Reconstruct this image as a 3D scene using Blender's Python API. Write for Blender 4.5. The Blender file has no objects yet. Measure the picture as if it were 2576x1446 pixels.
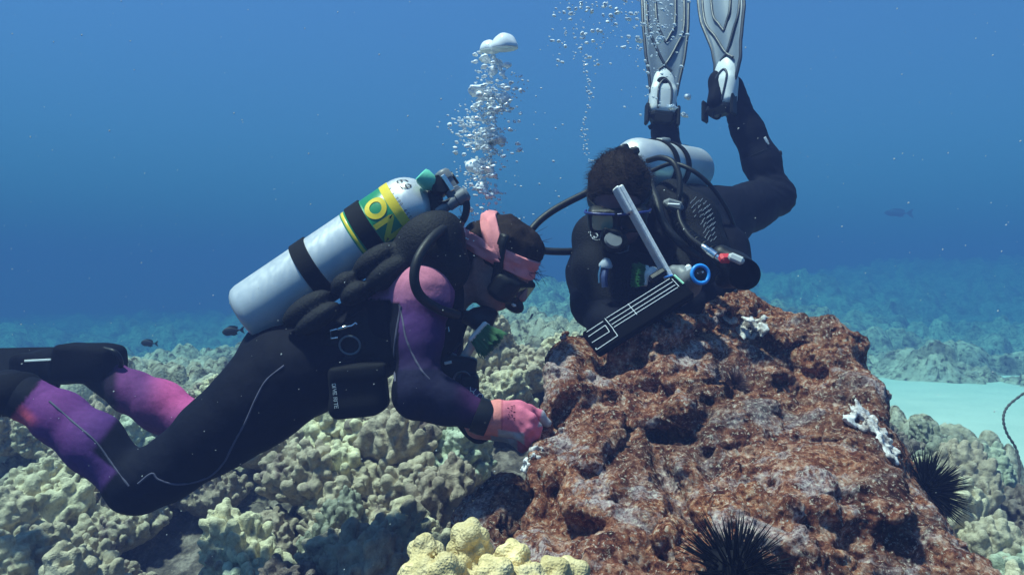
import bpy, math, random
import numpy as np
from mathutils import Vector, Matrix
sc = bpy.context.scene
COL = sc.collection
R = math.radians
# ---------------------------------------------------------------- camera
FPX, CX, CY, CAMZ = 2022.0, 1288.0, 723.0, 1.0
cam = bpy.data.cameras.new('camera'); cam.sensor_width = 36; cam.lens = 36*FPX/2576
cam.clip_start = .02; cam.clip_end = 400
camo = bpy.data.objects.new('camera', cam); COL.objects.link(camo)
camo.location = (0, 0, CAMZ); camo.rotation_euler = (R(90), 0, 0); sc.camera = camo
# ---------------------------------------------------------------- light
SUN_EL, SUN_AZ = 70.0, 250.0        # azimuth of the sun seen from above, degrees from +Y (forward) clockwise
w = bpy.data.worlds.new('World'); sc.world = w; w.use_nodes = True
nt = w.node_tree; nt.nodes.clear()
out = nt.nodes.new('ShaderNodeOutputWorld'); bg = nt.nodes.new('ShaderNodeBackground')
sky = nt.nodes.new('ShaderNodeTexSky'); sky.sky_type = 'NISHITA'; sky.sun_disc = False
sky.sun_elevation = R(SUN_EL); sky.sun_rotation = R(SUN_AZ)
tint = nt.nodes.new('ShaderNodeMix'); tint.data_type = 'RGBA'; tint.blend_type = 'MULTIPLY'
tint.inputs[0].default_value = 1; tint.inputs[7].default_value = (.34, .51, .72, 1)   # daylight as the sea lets it through
nt.links.new(sky.outputs[0], tint.inputs[6]); 
wtc = nt.nodes.new('ShaderNodeTexCoord'); wsep = nt.nodes.new('ShaderNodeSeparateXYZ'); wr = nt.nodes.new('ShaderNodeValToRGB'); wm = nt.nodes.new('ShaderNodeMix')
wm.data_type = 'RGBA'; wm.blend_type = 'MULTIPLY'; wm.inputs[0].default_value = 1                 # more water in the way towards the horizontal, less overhead
nt.links.new(wtc.outputs['Generated'], wsep.inputs[0]); nt.links.new(wsep.outputs['Z'], wr.inputs[0])
el = wr.color_ramp.elements
while len(el) < 5: el.new(.5)
for e_, (p_, v_) in zip(el, ((0, .40), (.06, .50), (.18, .72), (.36, .98), (.85, 1.0))): e_.position = p_; e_.color = (v_, v_, v_, 1)
nt.links.new(tint.outputs[2], wm.inputs[6]); nt.links.new(wr.outputs[0], wm.inputs[7]); nt.links.new(wm.outputs[2], bg.inputs[0])
bg.inputs[1].default_value = .15; nt.links.new(bg.outputs[0], out.inputs[0])
sun = bpy.data.lights.new('sun', 'SUN'); sun.energy = 5.0; sun.angle = R(4.0); sun.color = (1, .93, .82)
suno = bpy.data.objects.new('sun', sun); COL.objects.link(suno)
sd = Vector((math.sin(R(SUN_AZ))*math.cos(R(SUN_EL)), math.cos(R(SUN_AZ))*math.cos(R(SUN_EL)), math.sin(R(SUN_EL))))
suno.rotation_euler = sd.to_track_quat('Z', 'Y').to_euler(); suno.location = (0, 0, 6)
sc.view_settings.view_transform = 'Standard'; sc.view_settings.look = 'None'
sc.view_settings.exposure = 0.66; sc.view_settings.gamma = 1
sc.cycles.max_bounces = 7; sc.cycles.diffuse_bounces = 3; sc.cycles.glossy_bounces = 3
sc.cycles.transmission_bounces = 5; sc.cycles.volume_bounces = 2; sc.cycles.caustics_reflective = False; sc.cycles.caustics_refractive = False
sc.cycles.sample_clamp_indirect = 4

# ---------------------------------------------------------------- maths helpers
def P(px, py, d):
    """a point of the photo (2576 x 1446 grid) at distance d along the view"""
    return np.array([(px-CX)/FPX*d, d, CAMZ-(py-CY)/FPX*d])
def nrm(v):
    v = np.asarray(v, float); return v/max(1e-9, np.linalg.norm(v))
def _hash(ix, iy, iz, seed):
    h = (ix.astype(np.int64)*374761393 + iy.astype(np.int64)*668265263 + iz.astype(np.int64)*2147483647 + seed*1274126177) & 0xffffffff
    h = ((h ^ (h >> 13))*1274126177) & 0xffffffff
    h = ((h ^ (h >> 15))*2246822519) & 0xffffffff
    return ((h ^ (h >> 16)) & 0xffffff).astype(np.float32)/np.float32(0xffffff)
def noise3(x, y, z, seed=0):
    x, y, z = (np.asarray(a, np.float32) for a in (x, y, z))
    x, y, z = np.broadcast_arrays(x, y, z)
    ix, iy, iz = np.floor(x), np.floor(y), np.floor(z)
    fx, fy, fz = x-ix, y-iy, z-iz
    ux, uy, uz = (f*f*f*(f*(f*6-15)+10) for f in (fx, fy, fz))
    ix, iy, iz = ix.astype(np.int64), iy.astype(np.int64), iz.astype(np.int64)
    r = 0
    for a in (0, 1):
        for b in (0, 1):
            for c in (0, 1):
                r = r + _hash(ix+a, iy+b, iz+c, seed)*(ux if a else 1-ux)*(uy if b else 1-uy)*(uz if c else 1-uz)
    return r*2-1
def fbm(x, y, z, oct=4, seed=0, gain=.5):
    s, a, f = 0, 1.0, 1.0
    for o in range(oct):
        s = s + a*noise3(x*f+o*17.3, y*f-o*9.1, z*f+o*4.7, seed+o); a *= gain; f *= 2.03
    return s
def rbf_fit(pts, vals, eps=.0):
    pts = np.asarray(pts, float); n = len(pts)
    A = np.linalg.norm(pts[:, None]-pts[None], axis=2) - eps*np.eye(n)
    Q = np.c_[np.ones(n), pts]
    M = np.block([[A, Q], [Q.T, np.zeros((3, 3))]])
    c = np.linalg.solve(M, np.r_[vals, np.zeros(3)])
    def f(x, y):
        x = np.asarray(x, np.float32); y = np.asarray(y, np.float32)
        r = c[n]+c[n+1]*x+c[n+2]*y
        for i in range(n):
            r = r + np.float32(c[i])*np.sqrt((x-pts[i, 0])**2+(y-pts[i, 1])**2)
        return r
    return f
# ---------------------------------------------------------------- mesh helpers
def mesh_arrays(name, V, F):
    V = np.asarray(V, np.float32); F = np.asarray(F, np.int32)
    m = bpy.data.meshes.new(name); k = F.shape[1]
    m.vertices.add(len(V)); m.vertices.foreach_set('co', V.ravel())
    m.loops.add(F.size); m.loops.foreach_set('vertex_index', F.ravel())
    m.polygons.add(len(F)); m.polygons.foreach_set('loop_start', np.arange(len(F), dtype=np.int32)*k)
    m.update(calc_edges=True); m.validate()
    m.polygons.foreach_set('use_smooth', np.ones(len(m.polygons), bool)); m.update()
    return m
def set_col(m, cols, name='Col'):
    a = m.color_attributes.new(name, 'FLOAT_COLOR', 'POINT')
    c = np.ones((len(m.vertices), 4), np.float32); c[:, :3] = cols
    a.data.foreach_set('color', c.ravel())
class MB:
    """collects shapes into one mesh"""
    def __init__(s): s.v, s.f, s.n = [], [], 0
    def add(s, V, F):
        s.v.append(np.asarray(V, float)); s.f += [tuple(int(i)+s.n for i in q) for q in F]; s.n += len(V); return s
    def tube(s, pts, r, seg=12, closed=False, caps=True, flat=None):
        pts = [np.asarray(p, float) for p in pts]; n = len(pts)
        rr = r if hasattr(r, '__len__') else [r]*n
        V, F = [], []; up = None
        for i in range(n):
            a, b = pts[(i-1) % n] if (closed or i) else pts[0], pts[(i+1) % n] if (closed or i < n-1) else pts[-1]
            t = nrm(b-a)
            if up is None:
                up = np.array([0, 0, 1.]) if abs(t[2]) < .8 else np.array([1., 0, 0])
            u = nrm(up-t*np.dot(up, t)); up = u; v = np.cross(t, u)
            for k in range(seg):
                an = 2*math.pi*k/seg
                V.append(pts[i]+rr[i]*(math.cos(an)*u*(flat or 1)+math.sin(an)*v))
        for i in range(n if closed else n-1):
            for k in range(seg):
                j = (i+1) % n
                F.append((i*seg+k, i*seg+(k+1) % seg, j*seg+(k+1) % seg, j*seg+k))
        if caps and not closed:
            F.append(tuple(range(seg))[::-1]); F.append(tuple((n-1)*seg+k for k in range(seg)))
        return s.add(V, F)
    def box(s, M, sx, sy, sz, bev=.0):
        """box of full size sx,sy,sz in frame M (3x3 columns, origin)"""
        A, o = M
        b = min(bev, sx*.49, sy*.49, sz*.49)
        if b <= 0:
            V = [(x, y, z) for x in (-1, 1) for y in (-1, 1) for z in (-1, 1)]
            V = np.array(V)*np.array([sx, sy, sz])/2
            F = [(0, 1, 3, 2), (4, 6, 7, 5), (0, 4, 5, 1), (2, 3, 7, 6), (0, 2, 6, 4), (1, 5, 7, 3)]
        else:
            V, F = [], []; idx = {}
            h = np.array([sx, sy, sz])/2
            for ax in range(3):
                for sg in (-1, 1):
                    for c1 in (-1, 1):
                        for c2 in (-1, 1):
                            p = np.zeros(3); p[ax] = sg*h[ax]
                            o1, o2 = [(1, 2), (2, 0), (0, 1)][ax]
                            p[o1] = c1*(h[o1]-b); p[o2] = c2*(h[o2]-b)
                            idx[(ax, sg, c1, c2)] = len(V); V.append(p)
            I = idx
            for ax in range(3):
                for sg in (-1, 1):
                    q = (I[ax, sg, -1, -1], I[ax, sg, 1, -1], I[ax, sg, 1, 1], I[ax, sg, -1, 1])
                    F.append(q if sg > 0 else q[::-1])
            def vid(ax, s3):
                o1, o2 = [(1, 2), (2, 0), (0, 1)][ax]
                return I[ax, s3[ax], s3[o1], s3[o2]]
            for ax in range(3):
                a1, a2 = [(1, 2), (2, 0), (0, 1)][ax]
                for s1 in (-1, 1):
                    for s2 in (-1, 1):
                        s3 = [0, 0, 0]; s3[a1] = s1; s3[a2] = s2
                        q = []
                        for (axx, sg) in ((a1, -1), (a1, 1), (a2, 1), (a2, -1)):
                            t = list(s3); t[ax] = sg; q.append(vid(axx, t))
                        F.append(tuple(q) if s1*s2 > 0 else tuple(q[::-1]))
            for x in (-1, 1):
                for y in (-1, 1):
                    for z in (-1, 1):
                        q = (vid(0, (x, y, z)), vid(1, (x, y, z)), vid(2, (x, y, z)))
                        F.append(q if x*y*z > 0 else q[::-1])
            V = np.array(V)
        return s.add(V@np.asarray(A, float).T+np.asarray(o, float), F)
    def lathe(s, M, prof, seg=32, sx=1, sy=1):
        """profile of (radius, height) about the frame's z"""
        A, o = M; V, F = [], []
        for (r, h) in prof:
            for k in range(seg):
                an = 2*math.pi*k/seg; V.append((r*math.cos(an)*sx, r*math.sin(an)*sy, h))
        n = len(prof)
        for i in range(n-1):
            for k in range(seg):
                F.append((i*seg+k, i*seg+(k+1) % seg, (i+1)*seg+(k+1) % seg, (i+1)*seg+k))
        F.append(tuple(range(seg))[::-1]); F.append(tuple((n-1)*seg+k for k in range(seg)))
        return s.add(np.array(V)@np.asarray(A, float).T+np.asarray(o, float), F)
    def build(s, name, mat, parent=None, smooth=True, loc=None):
        V = np.concatenate(s.v)
        o0 = np.zeros(3) if parent is None and loc is None else np.zeros(3)
        m = bpy.data.meshes.new(name); m.from_pydata([tuple(p) for p in V], [], s.f); m.update()
        if smooth:
            m.polygons.foreach_set('use_smooth', np.ones(len(m.polygons), bool))
            m.set_sharp_from_angle(angle=R(40))
        m.materials.append(mat)
        return link(name, m, parent)
def link(name, mesh, parent=None):
    o = bpy.data.objects.new(name, mesh); COL.objects.link(o)
    if parent is not None:
        o.parent = parent
        p = parent; off = Vector((0, 0, 0))
        while p is not None: off += p.location; p = p.parent
        o.location = -off                      # meshes are written in world space
    return o
def tag(o, label=None, cat=None, group=None, kind=None):
    for k, v in (('label', label), ('category', cat), ('group', group), ('kind', kind)):
        if v: o[k] = v
    return o
def thing(name, loc, label, cat, group=None):
    o = bpy.data.objects.new(name, None); COL.objects.link(o); o.location = tuple(float(c) for c in loc); o.empty_display_size = .05
    return tag(o, label, cat, group)
def frame(z, x=None, o=(0, 0, 0)):
    """frame whose z column is z and x column is near x"""
    z = nrm(z); x = np.array([1., 0, 0]) if x is None else np.asarray(x, float)
    if abs(np.dot(nrm(x), z)) > .98: x = np.array([0, 1., 0])
    x = nrm(x-z*np.dot(x, z)); y = np.cross(z, x)
    return (np.c_[x, y, z], np.asarray(o, float))
def catmull(pts, n=8):
    pts = [np.asarray(p, float) for p in pts]; Q = [2*pts[0]-pts[1]]+pts+[2*pts[-1]-pts[-2]]; o = []
    for i in range(1, len(Q)-2):
        for k in range(n):
            t = k/n
            o.append(.5*((2*Q[i])+(Q[i+1]-Q[i-1])*t+(2*Q[i-1]-5*Q[i]+4*Q[i+1]-Q[i+2])*t*t+(3*Q[i]-Q[i-1]-3*Q[i+1]+Q[i+2])*t**3))
    o.append(pts[-1]); return o
# ---------------------------------------------------------------- implicit surfaces
class Field:
    def __init__(s, lo, hi, h):
        s.lo = np.asarray(lo, float); s.h = h; s.n = np.ceil((np.asarray(hi, float)-s.lo)/h).astype(int)+1
        s.f = np.full(s.n, 1.0, np.float32)
    def win(s, lo, hi, pad):
        a = np.clip(np.floor((np.asarray(lo)-pad-s.lo)/s.h).astype(int), 0, s.n-1); b = np.clip(np.ceil((np.asarray(hi)+pad-s.lo)/s.h).astype(int)+1, 1, s.n)
        ax = [(s.lo[i]+np.arange(a[i], b[i])*s.h).astype(np.float32) for i in range(3)]
        return (slice(a[0], b[0]), slice(a[1], b[1]), slice(a[2], b[2])), ax[0][:, None, None], ax[1][None, :, None], ax[2][None, None, :]
    def put(s, lo, hi, fn, k=.02, op='u'):
        sl, X, Y, Z = s.win(lo, hi, k+3*s.h)
        if min(x.stop-x.start for x in sl) < 1: return
        d = fn(X, Y, Z); f = s.f[sl]
        if op == 'u':
            hh = np.maximum(k-np.abs(f-d), 0)/k; s.f[sl] = np.minimum(f, d)-hh*hh*k*.25
        else:
            d = -d; hh = np.maximum(k-np.abs(f-d), 0)/k; s.f[sl] = np.maximum(f, d)+hh*hh*k*.25
    def cone(s, a, b, ra, rb, k=.02, op='u', side=None, fl=1.0):
        """tapered capsule; its half-width along side is fl times its radius"""
        a = np.asarray(a, float); b = np.asarray(b, float); ba = b-a; L2 = max(1e-9, float(ba@ba)); rm = max(ra, rb)*max(1, fl)
        sd = None
        if side is not None:
            sd = np.asarray(side, float); sd = nrm(sd-ba*(sd@ba)/L2)
        def fn(X, Y, Z):
            x, y, z = X-a[0], Y-a[1], Z-a[2]
            t = np.clip((x*ba[0]+y*ba[1]+z*ba[2])/L2, 0, 1)
            x = x-t*ba[0]; y = y-t*ba[1]; z = z-t*ba[2]
            if sd is not None:
                q = (x*sd[0]+y*sd[1]+z*sd[2])*(1/fl-1)
                x = x+q*sd[0]; y = y+q*sd[1]; z = z+q*sd[2]
            return np.sqrt(x*x+y*y+z*z)-(ra+(rb-ra)*t)
        s.put(np.minimum(a, b)-rm, np.maximum(a, b)+rm, fn, k, op); return s
    def ell(s, c, r, A=None, k=.02, op='u'):
        c = np.asarray(c, float); r = np.asarray(r, float); A = np.eye(3) if A is None else np.asarray(A, float)
        e = np.sqrt(((A*r)**2).sum(1))
        def fn(X, Y, Z):
            x, y, z = X-c[0], Y-c[1], Z-c[2]
            q = [(x*A[0, i]+y*A[1, i]+z*A[2, i]) for i in range(3)]
            k0 = np.sqrt(sum((q[i]/r[i])**2 for i in range(3))); k1 = np.sqrt(sum((q[i]/r[i]**2)**2 for i in range(3)))
            return k0*(k0-1)/np.maximum(k1, 1e-6)
        s.put(c-e, c+e, fn, k, op); return s
    def box(s, c, hs, A=None, rd=.01, k=.01, op='u'):
        c = np.asarray(c, float); hs = np.asarray(hs, float); A = np.eye(3) if A is None else np.asarray(A, float)
        e = (np.abs(A)*hs).sum(1)
        def fn(X, Y, Z):
            x, y, z = X-c[0], Y-c[1], Z-c[2]
            q = [np.abs(x*A[0, i]+y*A[1, i]+z*A[2, i])-hs[i]+rd for i in range(3)]
            return np.sqrt(sum(np.maximum(v, 0)**2 for v in q))+np.minimum(np.maximum(np.maximum(q[0], q[1]), q[2]), 0)-rd
        s.put(c-e, c+e, fn, k, op); return s
    def chain(s, pts, k=.03, side=None, fl=1.0, op='u'):
        for (a, ra), (b, rb) in zip(pts[:-1], pts[1:]): s.cone(a, b, ra, rb, k, op, side, fl)
        return s
    def sample(s, p):
        g = np.clip((np.asarray(p, float)-s.lo)/s.h, 0, s.n-1.001); i = g.astype(int); t = g-i; r = 0
        for a in (0, 1):
            for b in (0, 1):
                for c in (0, 1):
                    r += s.f[i[0]+a, i[1]+b, i[2]+c]*(t[0] if a else 1-t[0])*(t[1] if b else 1-t[1])*(t[2] if c else 1-t[2])
        return r
    def hit(s, o, d, t0=0, t1=6, st=None):
        """first crossing along a ray, or None"""
        o = np.asarray(o, float); d = np.asarray(d, float); st = st or s.h*.6; t = t0; hi = s.lo+(s.n-1)*s.h
        while t < t1:
            p = o+d*t
            if np.all(p >= s.lo) and np.all(p <= hi) and s.sample(p) < 0:
                return p
            t += st
        return None
    def pix(s, px, py, t0=.3, t1=6):
        d = P(px, py, 1.0)-np.array([0, 0, CAMZ]); return s.hit((0, 0, CAMZ), d, t0, t1)
    def grad(s, p):
        e = s.h; p = np.asarray(p, float)
        return nrm([s.sample(p+e*v)-s.sample(p-e*v) for v in np.eye(3)])
    def surface(s):
        f = s.f; ins = f < 0; n = s.n
        cs = [(a, b, c) for a in (0, 1) for b in (0, 1) for c in (0, 1)]
        sub = lambda A, o: A[o[0]:n[0]-1+o[0], o[1]:n[1]-1+o[1], o[2]:n[2]-1+o[2]]
        cnt = np.zeros(n-1, np.uint8)
        for o in cs: cnt += sub(ins, o)
        ijk = np.argwhere((cnt > 0) & (cnt < 8)); idx = np.full(n-1, -1, np.int64); idx[tuple(ijk.T)] = np.arange(len(ijk))
        cv = {o: f[ijk[:, 0]+o[0], ijk[:, 1]+o[1], ijk[:, 2]+o[2]] for o in cs}
        acc = np.zeros((len(ijk), 3)); m = np.zeros(len(ijk))
        for o in cs:
            for ax in range(3):
                if o[ax] == 0:
                    q = list(o); q[ax] = 1; q = tuple(q); fa, fb = cv[o], cv[q]
                    x = (fa < 0) != (fb < 0); t = np.where(x, fa/np.where(fa == fb, 1, fa-fb), 0)
                    p = np.tile(np.array(o, float), (len(ijk), 1)); p[:, ax] = t
                    acc += p*x[:, None]; m += x
        V = s.lo+(ijk+acc/m[:, None])*s.h
        F = []
        for ax in range(3):
            b, c = (ax+1) % 3, (ax+2) % 3
            s0 = [slice(None)]*3; s1 = [slice(None)]*3
            s0[ax] = slice(0, n[ax]-1); s1[ax] = slice(1, n[ax])
            d = ins[tuple(s0)].astype(np.int8)-ins[tuple(s1)].astype(np.int8)
            e = np.argwhere(d != 0); e = e[(e[:, b] > 0) & (e[:, c] > 0) & (e[:, b] < n[b]-1) & (e[:, c] < n[c]-1)]
            sg = d[tuple(e.T)]
            def at(ob, oc):
                q = e.copy(); q[:, b] += ob; q[:, c] += oc; return idx[tuple(q.T)]
            q = np.stack([at(-1, -1), at(0, -1), at(0, 0), at(-1, 0)], 1)
            q[sg < 0] = q[sg < 0][:, ::-1]; F.append(q)
        F = np.concatenate(F); return V, F[(F >= 0).all(1)]
# ---------------------------------------------------------------- materials
class NT:
    def __init__(s, name):
        s.m = bpy.data.materials.new(name); s.m.use_nodes = True; s.t = s.m.node_tree; s.b = s.t.nodes['Principled BSDF']
    def n(s, kind, **kw):
        x = s.t.nodes.new('ShaderNode'+kind)
        for k, v in kw.items(): setattr(x, k, v)
        return x
    def l(s, a, b): s.t.links.new(a, b)
    def noise(s, scale, detail=4, rough=.6, dist=0, obj=False):
        tc = s.n('TexCoord'); x = s.n('TexNoise'); x.inputs['Scale'].default_value = scale; x.inputs['Detail'].default_value = detail
        x.inputs['Roughness'].default_value = rough; x.inputs['Distortion'].default_value = dist
        s.l(tc.outputs['Object'], x.inputs['Vector']); return x.outputs['Fac']
    def vor(s, scale, feature='F1', out='Distance', rnd=1):
        tc = s.n('TexCoord'); x = s.n('TexVoronoi', feature=feature); x.inputs['Scale'].default_value = scale; x.inputs['Randomness'].default_value = rnd
        s.l(tc.outputs['Object'], x.inputs['Vector']); return x.outputs[out]
    def ramp(s, fac, stops, interp='LINEAR'):
        x = s.n('ValToRGB'); x.color_ramp.interpolation = interp; el = x.color_ramp.elements
        while len(el) < len(stops): el.new(.5)
        for e, (p, c) in zip(el, stops):
            e.position = p; e.color = (c if hasattr(c, '__len__') else (c, c, c))[:3]+(1,) if not hasattr(c, '__len__') or len(c) == 3 else c
        s.l(fac, x.inputs[0]); return x.outputs[0]
    def mix(s, fac, a, b, mode='MIX'):
        x = s.n('Mix', data_type='RGBA', blend_type=mode)
        for i, v in ((0, fac), (6, a), (7, b)):
            if isinstance(v, bpy.types.NodeSocket): s.l(v, x.inputs[i])
            else: x.inputs[i].default_value = v if not hasattr(v, '__len__') else tuple(v)[:3]+(1,)
        return x.outputs[2]
    def math(s, op, a, b=0):
        x = s.n('Math', operation=op)
        for i, v in ((0, a), (1, b)):
            if isinstance(v, bpy.types.NodeSocket): s.l(v, x.inputs[i])
            else: x.inputs[i].default_value = v
        return x.outputs[0]
    def attr(s, name='Col', out='Color'):
        x = s.n('Attribute'); x.attribute_name = name; return x.outputs[out]
    def bump(s, h, strength=.5, dist=.01, chain=None):
        x = s.n('Bump'); x.inputs['Strength'].default_value = strength; x.inputs['Distance'].default_value = dist
        s.l(h, x.inputs['Height'])
        if chain is not None: s.l(chain, x.inputs['Normal'])
        return x.outputs[0]
    def set(s, col=None, rough=None, metal=None, normal=None, spec=None, sheen=None, trans=None, ior=None, sss=None, coat=None):
        I = s.b.inputs
        for key, v in (('Base Color', col), ('Roughness', rough), ('Metallic', metal), ('Normal', normal), ('Specular IOR Level', spec),
                       ('Sheen Weight', sheen), ('Transmission Weight', trans), ('IOR', ior), ('Subsurface Weight', sss), ('Coat Weight', coat)):
            if v is None: continue
            if isinstance(v, bpy.types.NodeSocket): s.l(v, I[key])
            else: I[key].default_value = (tuple(v)[:3]+(1,)) if key == 'Base Color' else v
        return s.m
def plain(name, col, rough=.5, metal=0, var=.25, scale=30, bump=.15, spec=.4, bd=.002):
    """a solid colour with the unevenness of a real surface"""
    t = NT(name); n = t.noise(scale, 5, .65)
    c = t.mix(t.math('MULTIPLY', n, 1.0), tuple(x*(1-var) for x in col), tuple(min(1, x*(1+var)) for x in col))
    r = t.math('ADD', t.math('MULTIPLY', n, .3), rough-.15)
    return t.set(col=c, rough=r, metal=metal, spec=spec, normal=t.bump(t.noise(scale*4, 3), bump, bd))
# ================================================================ the water body (even haze)
def make_haze():
    t = NT('sea_water'); t.t.nodes.remove(t.b)
    v = t.n('VolumePrincipled'); o = t.t.nodes['Material Output']
    v.inputs['Color'].default_value = (.055, .077, .19, 1); v.inputs['Absorption Color'].default_value = (.02, .385, .438, 1)
    v.inputs['Density'].default_value = .15; v.inputs['Anisotropy'].default_value = .0
    t.l(v.outputs[0], o.inputs['Volume'])
    b = MB(); b.box((np.eye(3), (0, 33, .45)), 110, 80, 6.5)
    h = b.build('haze', t.m, smooth=False); tag(h, kind='stuff', label='clear blue sea water filling the whole view', cat='water')
    return h
haze = make_haze()

# ================================================================ sea floor
ctl = []
def cp(px, py, d, dz=0): p = P(px, py, d); ctl.append((p[0], p[1], p[2]+dz))
for a in [(0,1446,2.2),(0,1250,2.9),(0,1050,4.0),(150,960,6),(300,930,9),(500,912,8),(640,900,9),(400,925,14),(700,915,14),(200,940,12),(700,1446,2.05),(700,1250,2.6),
          (1000,1446,1.85),(1000,1200,2.6),(900,1060,3.3),(1200,1060,2.8),(1250,900,4.6),(1300,810,8.0),(1380,735,15),(1350,700,23),(1420,1000,3.0),
          (1000,880,14),(600,890,20),(0,925,20),(1700,800,6),(1950,775,16),(2050,680,30),(2300,665,42),(2576,645,48),(2100,860,12),(2240,965,8.8,.10),(2400,955,9,.12),(2560,955,9.2,.14),(2330,925,13,.1),(2420,820,27),
          (2576,880,18),(2576,1000,7.2,-.40),(2576,1120,5.0,-.25),(2330,1015,7,-.35),(2430,1120,5.0,-.22),(2210,1020,3.7,.0),(2290,1130,3.05),(2420,1200,2.75),(2576,1260,2.6),
          (2576,1446,2.0),(2350,1446,1.85),(2900,1300,2.6),(2900,1050,6,-.2),(3000,900,12)]: cp(*a)
ctl += [(-4, 2.2, .25), (-4, 5, .25), (-8, 10, .0), (-20, 25, -.3), (0, 40, -.2), (30, 40, 2.6), (-30, 60, -1), (50, 70, 3), (5, 1.8, .25), (-2.0, 1.4, .2), (2.2, 1.2, .2), (.4, 1.2, .2), (0, 70, -.5)]
ctl = np.array(ctl); reef_top = rbf_fit(ctl[:, :2], ctl[:, 2], .15)
def lobes(x, y, cell, rmin, rmax, seed, sharp=1.0):
    """height of a packed carpet of rounded knobs of about one cell each"""
    gx, gy = np.floor(x/cell), np.floor(y/cell); best = np.zeros_like(x)
    for a in (-1, 0, 1):
        for b in (-1, 0, 1):
            ix, iy = (gx+a).astype(np.int64), (gy+b).astype(np.int64); iz = np.zeros_like(ix)
            cx = (ix+_hash(ix, iy, iz, seed))*cell; cy = (iy+_hash(ix, iy, iz, seed+1))*cell
            r = (rmin+(rmax-rmin)*_hash(ix, iy, iz, seed+2))*cell
            q = np.maximum(0, 1-((x-cx)**2+(y-cy)**2)/(r*r))
            best = np.maximum(best, r*sharp*np.sqrt(q))
    return best
NEAR_D = 3.0
def sea_z(x, y):
    x = np.asarray(x, np.float32); y = np.asarray(y, np.float32)
    d = np.maximum(y, .5)
    z = reef_top(x, y)
    wx = x+.03*noise3(x*9, y*9, 0, 5); wy = y+.03*noise3(x*9, y*9, 7, 6)
    big = fbm(x*.8, y*.8, 0, 3, 11); z = z+.10*np.clip(d/4, .3, 2.5)*big
    z = z + np.clip((d-9)/8, 0, 1)*.28*fbm(x*.35, y*.35, 3, 3, 19)
    gap = np.clip(noise3(x*1.9, y*1.9, 2, 31)*2.2+.9, 0, 1)                  # bare hollows between the heads
    near = np.clip((NEAR_D+.5-d)/.8, 0, 1)
    h = lobes(wx, wy, .34, .35, .62, 3, .9)*gap + lobes(wx, wy, .095, .38, .66, 8, 1.35)*(.45+.55*gap)
    h2 = lobes(wx, wy, .045, .4, .6, 28, .6)
    h3 = lobes(wx, wy, 1.1, .35, .62, 43, .5)+lobes(wx, wy, .5, .35, .6, 47, .8)
    far = np.clip((d-7)/5, 0, 1)
    h = (h+h2*.5)*(1-far*.6)+(h3-.30)*far
    return z - .16 + h*(1-.55*near) - .20*near
def make_floor():
    us = np.sinh(np.linspace(-1.75, 1.75, 1150))/np.sinh(1.75)*1.6
    ds = np.concatenate([np.exp(np.linspace(math.log(1.2), math.log(16), 620)), np.exp(np.linspace(math.log(16.2), math.log(75), 90))])
    U, D = np.meshgrid(us, ds); X, Y = (U*D).astype(np.float32), D.astype(np.float32); Z = sea_z(X, Y)
    V = np.stack([X, Y, Z], -1).reshape(-1, 3); nr, nc = X.shape
    i = np.arange((nr-1)*nc).reshape(nr-1, nc)[:, :-1].ravel(); F = np.stack([i, i+1, i+nc+1, i+nc], 1)
    m = mesh_arrays('sea_floor', V, F); bare = np.clip((3.7-V[:, 1])/.6, 0, 1)*np.clip(.75+.6*noise3(V[:, 0]*3, V[:, 1]*3, 0, 71), 0, 1); set_col(m, np.repeat(bare[:, None], 3, 1), 'GapShade')  # mask that darkens the near floor, painting shade between the coral heads
    t = NT('reef_floor')
    a = t.noise(2.2, 6, .65); b = t.noise(14, 5, .7); c = t.noise(60, 4, .7)
    c1 = t.ramp(a, [(.34, (.15, .13, .11)), (.46, (.38, .35, .27)), (.58, (.58, .53, .41)), (.7, (.44, .43, .36))])
    c2 = t.ramp(b, [(.38, (.16, .13, .11)), (.47, (.75, .72, .66)), (.6, (1, 1, 1))])
    col = t.mix(1, c1, c2, 'MULTIPLY'); col = t.mix(.25, col, t.ramp(c, [(.3, .2), (.7, 1.0)]), 'MULTIPLY')
    col = t.mix(t.attr('GapShade'), col, t.ramp(b, [(.35, (.035, .028, .028)), (.5, (.11, .085, .075)), (.62, (.26, .21, .18))]))  # dark rubble colour that also paints in the shade of the gaps
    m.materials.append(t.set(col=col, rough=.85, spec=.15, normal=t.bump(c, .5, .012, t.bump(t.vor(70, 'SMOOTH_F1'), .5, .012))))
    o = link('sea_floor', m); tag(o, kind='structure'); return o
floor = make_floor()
def make_sand():
    n = 90; xs = np.linspace(1.0, 14, n); ys = np.linspace(3.6, 9.6, n); X, Y = np.meshgrid(xs, ys)
    Z = .02+.02*fbm(X*.9, Y*.9, 0, 3, 77)+.006*np.sin((X*.4+Y+.2*noise3(X*2, Y*2, 0, 4))*14)-.03*np.clip(Y-7, 0, 6)
    V = np.stack([X, Y, Z], -1).reshape(-1, 3); i = np.arange((n-1)*n).reshape(n-1, n)[:, :-1].ravel()
    m = mesh_arrays('sand', V, np.stack([i, i+1, i+n+1, i+n], 1))
    t = NT('pale_sand'); a = t.noise(1.3, 5); col = t.ramp(a, [(.3, (.46, .52, .45)), (.7, (.56, .60, .52))])
    m.materials.append(t.set(col=col, rough=.9, spec=.1, normal=t.bump(t.noise(180, 3), .3, .004)))
    return tag(link('sand', m), kind='structure')
make_sand()
def sstep_(a, b, x): t = np.clip((x-a)/(b-a), 0, 1); return t*t*(3-2*t)
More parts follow.
